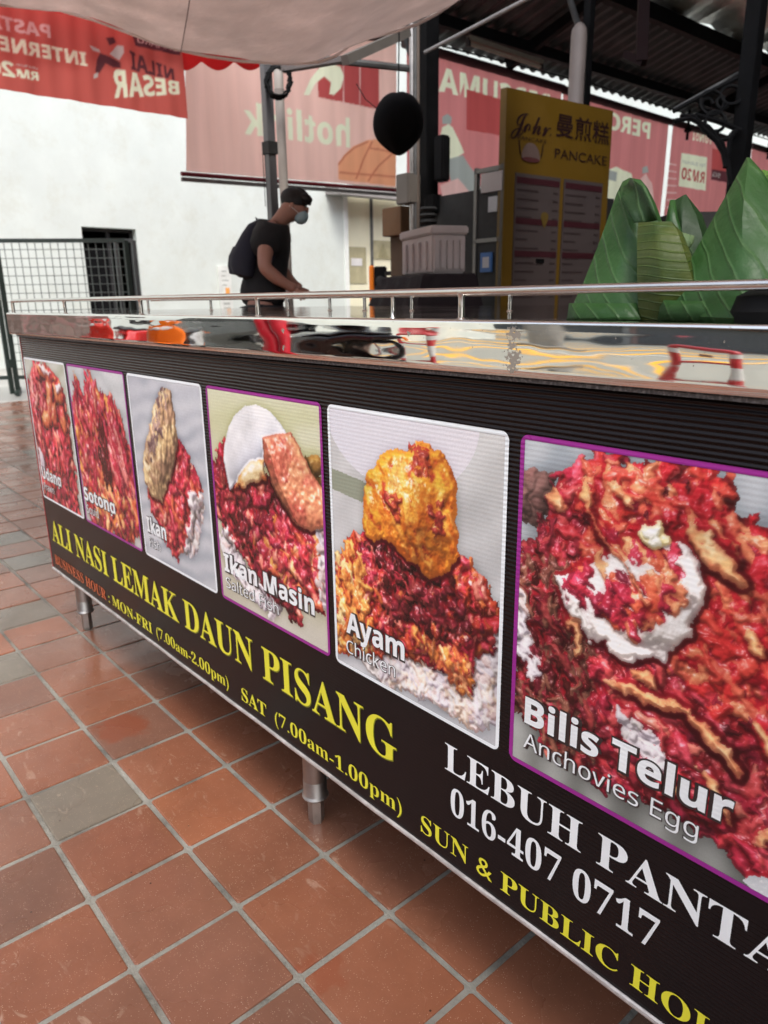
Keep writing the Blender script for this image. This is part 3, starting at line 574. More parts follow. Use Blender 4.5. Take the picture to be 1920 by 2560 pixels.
# banner material: black glossy print over fluted plastic board
def ridge(m, k=.5, dist=.0011, pitch=.0062):
    nt = m.node_tree; b = P(m); L = nt.links.new
    ge = nd(nt, 'ShaderNodeNewGeometry'); sx = nd(nt, 'ShaderNodeSeparateXYZ'); L(ge.outputs['Position'], sx.inputs[0])
    no = nd(nt, 'ShaderNodeTexNoise', i_Scale=7.0, i_Detail=2.0); L(ge.outputs['Position'], no.inputs['Vector'])
    a = nd(nt, 'ShaderNodeMath', operation='MULTIPLY_ADD'); a.inputs[1].default_value = .002; L(no.outputs[0], a.inputs[0]); L(sx.outputs['Z'], a.inputs[2])
    f = nd(nt, 'ShaderNodeMath', operation='MULTIPLY'); f.inputs[1].default_value = 2 * PI / pitch; L(a.outputs[0], f.inputs[0])
    s = nd(nt, 'ShaderNodeMath', operation='SINE'); L(f.outputs[0], s.inputs[0])
    mr = nd(nt, 'ShaderNodeMapRange', i_1=.45, i_2=.95, i_3=.12, i_4=1.0); L(sx.outputs['Z'], mr.inputs[0])
    st_ = nd(nt, 'ShaderNodeMath', operation='MULTIPLY'); st_.inputs[1].default_value = k; L(mr.outputs[0], st_.inputs[0])
    bp = nd(nt, 'ShaderNodeBump', i_Distance=dist); L(s.outputs[0], bp.inputs['Height']); L(st_.outputs[0], bp.inputs['Strength'])
    w = nd(nt, 'ShaderNodeTexNoise', i_Scale=3.0, i_Detail=2.0); L(ge.outputs['Position'], w.inputs['Vector'])
    bw = nd(nt, 'ShaderNodeBump', i_Distance=.02, i_Strength=.12); L(w.outputs[0], bw.inputs['Height']); L(bw.outputs[0], bp.inputs['Normal']); L(bp.outputs[0], b.inputs['Normal'])
BAN = mat('banner_black', (.010, .0075, .008), .17, 0, .1, 5, 0, spec=.2, rvar=.05); ridge(BAN, .8)
g = MB(); g.box(X0, X1, YP, YP + .006, ZB, ZT); fp = g.build('front_panel', BAN, st)
g = MB(); g.box(X0 - .002, X0, YP - .001, YB, ZB, ZT); g.build('side_panel', REDP, st)
g = MB(); g.box(X0, X1, YB - .006, YB, ZB, ZT); g.box(X1 - .01, X1, YP + .006, YB - .006, ZB, ZT); g.box(X0, X1 - .01, YP + .006, YB - .006, ZB, ZB + .01); g.build('back_panel', STEEL_DULL, st)
TRIM = mat('worn_trim', (.55, .52, .5), .35, .6, .25, 30, .5, 60, .002)
g = MB(); g.tube([(X0 + i * (X1 - X0) / 60, YP - .001 + .0006 * math.sin(i * 1.7), ZB - .003) for i in range(61)], .0042, 8); g.build('bottom_trim', TRIM, st, smooth=True)
def onp(off): return lambda x, y: (x, YP - off, y)
TY_ = flat('yellow_ink', (.80, .76, .05), .3); TW = flat('white_ink', (.86, .90, .92), .3); TO = flat('orange_ink', (.62, .13, .04), .3); TSH = flat('olive_shade', (.16, .17, .01), .35); TDK = flat('dark_shade', (.03, .02, .02), .4)
for m_ in (TY_, TW, TO): ridge(m_, .25)
def slogan(s, x0, x1, zb, cap, mt, sh=None, style='serif', off=0, name='lettering', parent=fp, lay=.0012, shx=.0018, shk=.03, z1=None):
    z1 = zb if z1 is None else z1; sl = (z1 - zb) / (x1 - x0)
    g = MB(); add_text(g, s, lambda x, y: (x0 + x, YP - lay, zb + y + sl * x), x1 - x0, cap, off, style); g.build(name, mt, parent)
    if sh: g = MB(); add_text(g, s, lambda x, y: (x0 + x + shx, YP - lay + .0004, zb + y - shx * .7 + sl * x), x1 - x0, cap, off + shk, style); g.build('lettering_shade', sh, parent)
slogan('ALI NASI LEMAK DAUN PISANG', -2.455, -.778, .331, .072, TY_, TSH, z1=.342, shk=.012)
slogan('BUSINESS HOUR', -2.462, -2.028, .2485, .032, TO, None)
slogan(': MON-FRI', -2.010, -1.721, .249, .030, TY_, TSH, shk=.01, shx=.001)
slogan('(7.00am-2.00pm)', -1.695, -1.331, .252, .028, TY_, TSH, shk=.0, shx=.001, off=-.006)
slogan('SAT', -1.276, -1.178, .2485, .031, TY_, TSH, shk=.01, shx=.001)
slogan('(7.00am-1.00pm)', -1.146, -.766, .251, .029, TY_, TSH, shk=.0, shx=.001, off=-.006)
slogan('SUN & PUBLIC HOLIDAY', -.720, -.105, .2485, .032, TY_, None)
slogan('LEBUH PANTAI', -.668, -.148, .3935, .0455, TW, None)
slogan('016-407 0717', -.655, -.315, .321, .046, TW, None)
# ---- the six printed dishes
def frame_ring(x0, x1, z0, z1, w, r, y):
    def rr(x0, x1, z0, z1, r, n=6):
        pts = []
        for cx, cz, a0 in ((x1 - r, z0 + r, -PI / 2), (x1 - r, z1 - r, 0), (x0 + r, z1 - r, PI / 2), (x0 + r, z0 + r, PI)):
            for k in range(n + 1): a = a0 + PI / 2 * k / n; pts.append((cx + r * math.cos(a), cz + r * math.sin(a)))
        return pts
    o = rr(x0, x1, z0, z1, r); i = rr(x0 + w, x1 - w, z0 + w, z1 - w, .0015); n = len(o); g = MB()
    g.add([(a, y, b) for a, b in o] + [(a, y, b) for a, b in i], [(k, (k + 1) % n, (k + 1) % n + n, k + n) for k in range(n)]); return g
FW = flat('frame_white', (.84, .89, .92), .3); FP = flat('frame_purple', (.32, .022, .27), .3); ridge(FW, .2); ridge(FP, .2)
PM = bpy.data.materials.new('printed_photo'); PM.use_nodes = True; nt = PM.node_tree; at_ = nd(nt, 'ShaderNodeVertexColor'); at_.layer_name = 'ink'
hv = nd(nt, 'ShaderNodeHueSaturation'); hv.inputs['Saturation'].default_value = 1.0; nt.links.new(at_.outputs[0], hv.inputs['Color']); nt.links.new(hv.outputs[0], P(PM).inputs['Base Color']); P(PM).inputs['Roughness'].default_value = .24; P(PM).inputs['Specular IOR Level'].default_value = .35; ridge(PM, .08)
def printed(name, x0, x1, z0, z1, img, y, parent):
    H_, W_ = img.shape[:2]; me = bpy.data.meshes.new(name); po = wloc(parent)
    xs = np.linspace(x0, x1, W_) - po.x; zs = np.linspace(z1, z0, H_) - po.z
    co = np.empty((H_, W_, 3), np.float32); co[..., 0] = xs[None]; co[..., 1] = y - po.y; co[..., 2] = zs[:, None]
    idx = np.arange(H_ * W_).reshape(H_, W_); q = np.stack([idx[1:, :-1], idx[1:, 1:], idx[:-1, 1:], idx[:-1, :-1]], -1).reshape(-1, 4)
    me.vertices.add(H_ * W_); me.vertices.foreach_set('co', co.ravel()); me.loops.add(q.size); me.loops.foreach_set('vertex_index', q.ravel().astype(np.int32))
    me.polygons.add(len(q)); me.polygons.foreach_set('loop_start', np.arange(0, q.size, 4, dtype=np.int32)); me.update(calc_edges=True)
    c = img.reshape(-1, 3); lin = np.where(c < .04045, c / 12.92, ((c + .055) / 1.055) ** 2.4)
    ca = me.color_attributes.new('ink', 'FLOAT_COLOR', 'POINT'); ca.data.foreach_set('color', np.concatenate([lin, np.ones((len(lin), 1))], 1).astype(np.float32).ravel())
    me.materials.append(PM); o = bpy.data.objects.new(name, me); COL.objects.link(o); o.parent = parent; WL[o.name] = po; return o
DISH = [(-2.486, -2.124, 'Udang', 'Prawn', pic_udang, FW, (-2.466, -2.290), (-2.463, -2.368)), (-2.1095, -1.725, 'Sotong', 'Squid', pic_sotong, FP, (-2.098, -1.877), (-2.091, -2.003)),
        (-1.7075, -1.346, 'Ikan', 'Fish', pic_ikan, FW, (-1.68, -1.576), (-1.676, -1.616)), (-1.3275, -.949, 'Ikan Masin', 'Salted Fish', pic_masin, FP, (-1.306, -.990), (-1.304, -1.108)),
        (-.933, -.566, 'Ayam', 'Chicken', pic_ayam, FW, (-.9, -.756), (-.901, -.778)), (-.548, -.172, 'Bilis Telur', 'Anchovies Egg', pic_bilis, FP, (-.524, -.251), (-.524, -.284))]
PLAB = {'Udang': 'white framed picture of prawns in red chilli', 'Sotong': 'purple framed picture of squid in red chilli', 'Ikan': 'white framed picture of a brown fried fish', 'Ikan Masin': 'purple framed picture of salted fish and white egg', 'Ayam': 'white framed picture of golden fried chicken', 'Bilis Telur': 'large purple framed picture of anchovies and egg'}
for (a, b_, t1, t2, fn, fm, tx, sx_) in DISH:
    w = .0062; pic = printed('menu_picture', a + w, b_ - w, .473 + w, .9225 - w, fn(), YP - .0006, st); pic['label'] = PLAB[t1]
    frame_ring(a, b_, .473, .9225, w, .0115, YP - .0009).build('picture_frame', fm, pic)
    slogan(t1, tx[0], tx[1], .5405, .0375, TW, TDK, 'sansb', .012, parent=pic, lay=.0016, shk=.055, shx=.0010)
    slogan(t2, sx_[0], sx_[1], .503, .0235, TW, TDK, 'sansr', -.002, parent=pic, lay=.0016, shk=.035, shx=.0008)
# ---- steel edge band: profile swept along X with small dents
BANDM = mat('mirror_steel', (.80, .79, .76), .02, 1, .03, 30, 0, rvar=.02); nt = BANDM.node_tree; L = nt.links.new; b = P(BANDM)
ge = nd(nt, 'ShaderNodeNewGeometry'); mp = nd(nt, 'ShaderNodeMapping'); mp.inputs['Scale'].default_value = (3.2, 3, 6.5); L(ge.outputs['Position'], mp.inputs[0])
n_ = nd(nt, 'ShaderNodeTexNoise', i_Scale=1.0, i_Detail=1.5, i_Roughness=.4); L(mp.outputs[0], n_.inputs['Vector'])
mp2 = nd(nt, 'ShaderNodeMapping'); mp2.inputs['Scale'].default_value = (14, 3, 30); L(ge.outputs['Position'], mp2.inputs[0]); n2 = nd(nt, 'ShaderNodeTexNoise', i_Scale=1.0, i_Detail=1.0); L(mp2.outputs[0], n2.inputs['Vector'])
b1 = nd(nt, 'ShaderNodeBump', i_Strength=.35, i_Distance=.016); L(n_.outputs[0], b1.inputs['Height']); b2 = nd(nt, 'ShaderNodeBump', i_Strength=.12, i_Distance=.0025); L(n2.outputs[0], b2.inputs['Height']); L(b1.outputs[0], b2.inputs['Normal']); L(b2.outputs[0], b.inputs['Normal'])
# worn dull patches where the film has come off
vo = nd(nt, 'ShaderNodeTexNoise', i_Scale=260.0, i_Detail=3.0); L(ge.outputs['Position'], vo.inputs['Vector'])
cur = None
for (px, py, r) in ((1108, 775, .020), (1106, 745, .013), (1112, 722, .016), (1104, 795, .012), (610, 715, .008), (612, 750, .007), (884, 722, .006)):
    c_ = at(px, py, 1, YP - .014); dd = nd(nt, 'ShaderNodeVectorMath', operation='DISTANCE'); dd.inputs[1].default_value = c_; L(ge.outputs['Position'], dd.inputs[0])
    q = nd(nt, 'ShaderNodeMapRange', i_1=0.0, i_2=r, i_3=1.0, i_4=0.0); L(dd.outputs['Value'], q.inputs[0])
    if cur is None: cur = q.outputs[0]
    else: mxn = nd(nt, 'ShaderNodeMath', operation='MAXIMUM'); L(cur, mxn.inputs[0]); L(q.outputs[0], mxn.inputs[1]); cur = mxn.outputs[0]
aa = nd(nt, 'ShaderNodeMath', operation='MULTIPLY_ADD'); aa.inputs[1].default_value = .42; L(cur, aa.inputs[0]); L(vo.outputs[0], aa.inputs[2])
rr_ = ramp(nt, [(.72, 0), (.75, 1)], 'LINEAR'); L(aa.outputs[0], rr_.inputs[0])
o_ = nt.nodes['Material Output']; df = nd(nt, 'ShaderNodeBsdfDiffuse'); df.inputs[0].default_value = (.30, .27, .23, 1); ms = nd(nt, 'ShaderNodeMixShader'); L(rr_.outputs[0], ms.inputs[0]); L(b.outputs[0], ms.inputs[1]); L(df.outputs[0], ms.inputs[2]); L(ms.outputs[0], o_.inputs[0])
YF = YP - .014; ZC = 1.0545
prof = [(YP + .002, .990), (YF + .004, .9895), (YF + .0012, .9908), (YF, .9935)] + [(YF + .00015 * math.sin(k), .9935 + (ZC - .0045 - .9935) * k / 8) for k in range(1, 8)] + [(YF + .0045 * (1 - math.cos(a)), ZC - .0045 + .0045 * math.sin(a)) for a in [k * PI / 12 for k in range(7)]] + [(YP + .02, ZC), (YP + .02, ZC - .004), (YP + .003, ZC - .01)]
g = MB(); XL = -2.548; g.loft([[(x, y, z) for y, z in prof] for x in np.linspace(XL, X1 + .02, 60)]); bd_ = g.build('steel_band', BANDM, st, smooth=True)
g = MB(); g.box(XL - .001, XL + .012, YF + .003, YB + .04, .991, ZC - .0015); g.build('red_end_band', REDP, st)
# brown sealing strip and dusty lip under the band
g = MB(); g.box(X0 + .005, X1, YP - .009, YP - .0005, .9848, .9890); g.build('sealant_strip', mat('dusty_sealant', (.09, .08, .078), .9, 0, .5, 220, .8, 200, .002, col2=(.26, .24, .23)), st)
TOPM = mat('counter_steel', (.42, .40, .38), .07, 1, .12, 4, 0, rvar=.05); nt = TOPM.node_tree; L = nt.links.new
ge = nd(nt, 'ShaderNodeNewGeometry'); n_ = nd(nt, 'ShaderNodeTexNoise', i_Scale=3.5, i_Detail=2.0); L(ge.outputs['Position'], n_.inputs['Vector']); b1 = nd(nt, 'ShaderNodeBump', i_Strength=.25, i_Distance=.004); L(n_.outputs[0], b1.inputs['Height']); L(b1.outputs[0], P(TOPM).inputs['Normal'])
g = MB(); g.box(XL + .012, X1 + .02, YP + .02, YB + .04, ZC - .03, ZC - .0012); g.build('counter_top', TOPM, st)
# guard rail
RZ, RR = 1.0885, .0050
g = MB(); yr = YP + .004; xl = -2.532
path = [(xl, yr, ZC)] + [(xl, yr, RZ - .004), (xl + .0015, yr, RZ - .0012), (xl + .004, yr, RZ)] + [(x, yr, RZ + .0006 * math.sin(x * 2.3)) for x in np.linspace(xl + .05, X1, 40)]
g.tube(path, RR, 14); rail = g.build('guard_rail', STEEL, st, smooth=True)
def post(x, y, r=.0042):
    g = MB(); g.lathe((x, y, ZC - .001), [(r * 1.7, 0), (r * 1.5, .0012), (r, .003), (r, .015), (r, .027), (r * 1.25, .0305), (r * 1.4, .0325)], 12); g.build('rail_post', STEEL, st, smooth=True)
x = -2.0735
while x < X1: post(x, yr); x += .4735
YR = 1.16
for px in (322, 457, 623, 713, 788, 890, 1101): post(at(px, 680, 1, YP - .01).x * YR / (YP - .01), YR, .0040)
g = MB(); g.tube([(-2.53, YR, RZ - .002), (X1, YR, RZ - .002)], .0042, 10); g.build('rear_rail', STEEL, st, smooth=True)
post(at(826, 680, 1, YP - .01).x, yr + .006, .003)
# legs
def leg(x, y):
    g = MB(); g.lathe((x, y, 0), [(.0245, .105), (.0245, .238)], 24); l = g.build('leg', STEEL_DULL, st, smooth=True)
    g = MB(); g.lathe((x, y, 0), [(.0262, .062), (.0285, .066), (.0262, .0705), (.0252, .072), (.0252, .104), (.0247, .105)], 24); g.build('collar', STEEL_DULL, l, smooth=True)
    g = MB(); g.lathe((x, y, 0), [(.0158, 0), (.0172, .008), (.0172, .062)], 6); g.build('hex_foot', STEEL_DULL, l)
f1, f2 = at(190, 1357, 2, 0), at(684, 1771, 2, 0)
leg(f1.x, f1.y + .0); leg(f2.x, f2.y)
leg(f2.x + (f2.x - f1.x), f2.y); leg(f1.x, YB - .08); leg(f2.x, YB - .08); leg(f2.x * 2 - f1.x, YB - .08)
# ================================================================== BANANA LEAF PACKETS
def leafmat(name, c1, c2, ang=.35, freq=70, glossy=.3):
    m = bpy.data.materials.new(name); m.use_nodes = True; nt = m.node_tree; b = P(m); L = nt.links.new
    ge = nd(nt, 'ShaderNodeNewGeometry'); mp = nd(nt, 'ShaderNodeMapping'); mp.inputs['Rotation'].default_value = (0, ang, 0); L(ge.outputs['Position'], mp.inputs[0])
    sx = nd(nt, 'ShaderNodeSeparateXYZ'); L(mp.outputs[0], sx.inputs[0])
    no = nd(nt, 'ShaderNodeTexNoise', i_Scale=9.0, i_Detail=2.0); L(ge.outputs['Position'], no.inputs['Vector'])
    a = nd(nt, 'ShaderNodeMath', operation='MULTIPLY_ADD'); a.inputs[1].default_value = .018; L(no.outputs[0], a.inputs[0]); L(sx.outputs['X'], a.inputs[2])
    f = nd(nt, 'ShaderNodeMath', operation='MULTIPLY'); f.inputs[1].default_value = freq; L(a.outputs[0], f.inputs[0])
    fr = nd(nt, 'ShaderNodeMath', operation='FRACT'); L(f.outputs[0], fr.inputs[0])
    pp = nd(nt, 'ShaderNodeMath', operation='PINGPONG'); pp.inputs[1].default_value = .5; L(fr.outputs[0], pp.inputs[0])
    vein = ramp(nt, [(0, 1), (.05, .5), (.12, 0)]); L(pp.outputs[0], vein.inputs[0])
    f2 = nd(nt, 'ShaderNodeMath', operation='MULTIPLY'); f2.inputs[1].default_value = freq * 11; L(a.outputs[0], f2.inputs[0]); s2 = nd(nt, 'ShaderNodeMath', operation='SINE'); L(f2.outputs[0], s2.inputs[0])
    n2 = nd(nt, 'ShaderNodeTexNoise', i_Scale=22.0, i_Detail=5.0); L(ge.outputs['Position'], n2.inputs['Vector'])
    cr = ramp(nt, [(.3, c1), (.7, c2)]); L(n2.outputs[0], cr.inputs[0])
    mx = nd(nt, 'ShaderNodeMix', data_type='RGBA'); mk = nd(nt, 'ShaderNodeMath', operation='MULTIPLY'); mk.inputs[1].default_value = .4; L(vein.outputs[0], mk.inputs[0]); L(mk.outputs[0], mx.inputs[0]); L(cr.outputs[0], mx.inputs[6]); mx.inputs[7].default_value = (.075, .14, .05, 1); L(mx.outputs[2], b.inputs['Base Color'])
    b.inputs['Specular IOR Level'].default_value = .26; n3 = nd(nt, 'ShaderNodeTexNoise', i_Scale=30.0, i_Detail=4.0); L(ge.outputs['Position'], n3.inputs['Vector']); mr = nd(nt, 'ShaderNodeMapRange', i_1=.3, i_2=.7, i_3=glossy + .05, i_4=glossy + .3); L(n3.outputs[0], mr.inputs[0]); L(mr.outputs[0], b.inputs['Roughness'])
    b_1 = nd(nt, 'ShaderNodeBump', i_Strength=.6, i_Distance=.0012); L(vein.outputs[0], b_1.inputs['Height']); b_2 = nd(nt, 'ShaderNodeBump', i_Strength=.25, i_Distance=.0002); L(s2.outputs[0], b_2.inputs['Height']); L(b_1.outputs[0], b_2.inputs['Normal'])
    b_3 = nd(nt, 'ShaderNodeBump', i_Strength=.8, i_Distance=.006); L(n2.outputs[0], b_3.inputs['Height']); L(b_2.outputs[0], b_3.inputs['Normal']); L(b_3.outputs[0], b.inputs['Normal'])
    return m
G1 = leafmat('banana_leaf', (.017, .056, .012), (.030, .086, .022), .75, 58)
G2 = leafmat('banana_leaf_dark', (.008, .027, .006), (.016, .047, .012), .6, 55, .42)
G3 = leafmat('banana_leaf_band', (.026, .052, .010), (.075, .092, .016), 1.5, 120, .25)
G4 = leafmat('banana_leaf_pale', (.09, .14, .06), (.12, .175, .08), .4, 80, .5)
def px_(pts, y): return [at(x, yy, 1, y) for x, yy in pts]
def bulk(rows, yf, yb, mat_, name, parent, bul=.012, n=12):
    """closed leaf wrap: each row = (left pixel, right pixel) on the front face at depth yf[i]; the back lies yb behind"""
    rings = []
    for k, (a, b_) in enumerate(rows):
        y = yf[k]; A, B = at(*a, 1, y), at(*b_, 1, y); dep = yb[k]; ring = []
        for i in range(n + 1):
            t = i / n; p = A.lerp(B, t); p.y -= bul * (.35 * math.sin(PI * t) + .95 * min(t / .58, (1 - t) / .42)) * min(1, (B - A).length / .06); ring.append(p)
        for i in range(1, n):
            t = 1 - i / n; p = A.lerp(B, t); p.y += dep * math.sin(PI * t) ** .7; ring.append(p)
        rings.append([tuple(p) for p in ring])
    g = MB(); g.loft(rings); return g.build(name, mat_, parent, smooth=True)
def sheet(left, right, y0, mat_, name, parent, bul=.006, n=6, th=.0012):
    """curved strip of leaf between two pixel polylines, solid thickness"""
    yv = y0 if hasattr(y0, '__len__') else [y0] * len(left); g = MB(); rings = []
    for k, (a, b_) in enumerate(zip(left, right)):
        A, B = at(*a, 1, yv[k]), at(*b_, 1, yv[k]); r = [A.lerp(B, i / n) + Vector((0, -bul * math.sin(PI * i / n), 0)) for i in range(n + 1)]
        rings.append([tuple(p) for p in r])
    g.loft(rings, cap=False, closed=False); return g.build(name, mat_, parent, smooth=True, solid=th)
def packet(label, c): return thing('leaf_packet', label, 'food packet', c, 'banana leaf rice packets on the counter')
p1 = packet('banana leaf packet left of the others with a rounded folded tip', tuple(at(1330, 690, 1, .82)))
bulk([((1222, 691), (1424, 694)), ((1226, 684), (1424, 690)), ((1246, 640), (1422, 660)), ((1262, 606), (1418, 620)), ((1290, 535), (1424, 560)), ((1312, 475), (1428, 505)), ((1332, 418), (1410, 440)), ((1345, 392), (1394, 402)), ((1360, 384), (1384, 388))],
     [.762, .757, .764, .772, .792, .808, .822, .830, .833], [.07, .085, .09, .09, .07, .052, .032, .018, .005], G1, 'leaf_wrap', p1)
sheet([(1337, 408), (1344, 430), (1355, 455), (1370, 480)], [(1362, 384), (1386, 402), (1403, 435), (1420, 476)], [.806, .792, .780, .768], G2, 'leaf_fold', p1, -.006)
sheet([(1230, 655), (1226, 684), (1224, 690)], [(1376, 655), (1382, 684), (1384, 691)], [.752, .750, .749], G1, 'bottom_fold', p1, .010)
p2 = packet('banana leaf packet in the middle with a yellowish ribbed band', tuple(at(1430, 690, 1, .84)))
bulk([((1384, 692), (1466, 692)), ((1378, 660), (1478, 660)), ((1376, 600), (1496, 604)), ((1376, 540), (1478, 545)), ((1377, 500), (1464, 500)), ((1379, 481), (1450, 478))],
     [.752, .748, .746, .752, .762, .768], [.05, .06, .06, .05, .04, .02], G3, 'ribbed_band', p2, .008)
p3 = packet('short banana leaf packet standing behind the ribbed one, its flap torn pale', tuple(at(1490, 690, 1, .95)))
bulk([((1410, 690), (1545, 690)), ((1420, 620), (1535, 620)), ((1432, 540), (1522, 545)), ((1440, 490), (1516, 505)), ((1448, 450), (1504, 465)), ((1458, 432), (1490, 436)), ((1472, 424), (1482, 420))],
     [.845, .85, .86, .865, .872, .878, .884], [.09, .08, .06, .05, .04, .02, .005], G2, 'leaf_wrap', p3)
sheet([(1448, 434), (1440, 470), (1430, 500), (1440, 520)], [(1458, 432), (1464, 470), (1478, 520), (1492, 590)], [.858, .85, .842, .83], G1, 'leaf_fold', p3, .004)
sheet([(1460, 497), (1468, 520), (1478, 545)], [(1500, 510), (1498, 525), (1482, 548)], [.838, .834, .830], G4, 'torn_flap', p3, .003)
p4 = packet('tallest banana leaf packet, a broad cone at the right with a sharp tip', tuple(at(1600, 690, 1, .82)))
bulk([((1420, 696), (1790, 700)), ((1424, 680), (1790, 690)), ((1446, 640), (1780, 650)), ((1464, 606), (1765, 610)), ((1500, 545), (1735, 550)), ((1540, 472), (1700, 478)), ((1575, 410), (1668, 415)), ((1600, 364), (1640, 368)), ((1613, 340), (1620, 341))],
     [.750, .745, .75, .758, .775, .79, .806, .818, .825], [.11, .12, .13, .13, .11, .08, .05, .025, .005], G1, 'leaf_wrap', p4, .022)
sheet([(1428, 648), (1424, 676), (1421, 692)], [(1600, 652), (1616, 672), (1612, 694)], [.742, .738, .740], G1, 'bottom_fold', p4, .012)
p5 = packet('banana leaf packet at the photo edge behind the tall cone, with a bright green tip', tuple(at(1690, 690, 1, .9)))
bulk([((1560, 692), (1860, 700)), ((1590, 600), (1820, 600)), ((1610, 500), (1770, 500)), ((1628, 420), (1730, 430)), ((1640, 375), (1690, 385)), ((1648, 366), (1668, 372))],
     [.9, .9, .905, .91, .915, .92], [.1, .09, .07, .05, .03, .01], leafmat('young_leaf', (.06, .13, .02), (.10, .2, .035), .5, 90), 'leaf_wrap', p5)
g = MB(); c_ = at(1690, 668, 1, .80)
g.lathe((c_.x + .012, .745, ZC), [(.034, 0), (.038, .010), (.033, .024), (.018, .032), (.004, .034)], 20); tag(g.build('sauce_bowl', BLACK, smooth=True), 'small black bowl at the foot of the right leaf packet', 'bowl')
# ================================================================== BANNERS, ROOF, CANOPY, POSTS
BX = -8.0
def xpl(X, off=0.0): return lambda u, v: (X + off, u, v)
def banner(name, label, X, corners, mat_, parts=True, group='roller banners hung along the alley side', droop=.0, bar=True, roll=True):
    """corners: TL, TR, BR, BL pixels on the plane X"""
    TL, TR, BR, BL = [at(x, y, 0, X) for x, y in corners]; t = thing(name, label, 'banner', ((X, (TL.y + TR.y) / 2, BL.z)), group)
    REC[t.name] = dict(t=t, TL=TL, TR=TR, BR=BR, BL=BL, X=X, base=mat_, polys=[])
    if bar: g = MB(); g.tube([BL + Vector((0, -.06, -.03)), BR + Vector((0, .06, -.03))], .024, 10); g.build('bottom_bar', DARKRED, t, smooth=True); g = MB(); g.bar(BL + Vector((.0, -.06, -.085)), BR + Vector((.0, .06, -.085)), .04, .04); g.build('weight_rail', GREYR, t)
    if roll: g = MB(); g.tube([TL + Vector((0, -.05, .03)), TR + Vector((0, .05, .03))], .06, 12); g.build('roller', ROLL, t, smooth=True)
    return t
REC = {}
PF = bpy.data.materials.new('printed_banner'); PF.use_nodes = True; nt = PF.node_tree; L = nt.links.new; vc = nd(nt, 'ShaderNodeVertexColor'); vc.layer_name = 'ink'
ge = nd(nt, 'ShaderNodeTexCoord'); mpn = nd(nt, 'ShaderNodeMapping'); mpn.inputs['Scale'].default_value = (1, 3, .25); L(ge.outputs['Object'], mpn.inputs[0]); nn = nd(nt, 'ShaderNodeTexNoise', i_Scale=1.6, i_Detail=5.0); L(mpn.outputs[0], nn.inputs['Vector']); rr0 = ramp(nt, [(.3, .88), (.7, 1.06)]); L(nn.outputs[0], rr0.inputs[0])
mq = nd(nt, 'ShaderNodeMix', data_type='RGBA', blend_type='MULTIPLY'); mq.inputs[0].default_value = 1; L(vc.outputs[0], mq.inputs[6]); L(rr0.outputs[0], mq.inputs[7]); L(mq.outputs[2], P(PF).inputs['Base Color']); P(PF).inputs['Roughness'].default_value = .8; P(PF).inputs['Specular IOR Level'].default_value = .15
tl_ = nd(nt, 'ShaderNodeBsdfTranslucent'); L(mq.outputs[2], tl_.inputs[0]); ms_ = nd(nt, 'ShaderNodeMixShader', i_0=.65); L(P(PF).outputs[0], ms_.inputs[1]); L(tl_.outputs[0], ms_.inputs[2]); L(ms_.outputs[0], nt.nodes['Material Output'].inputs[0])
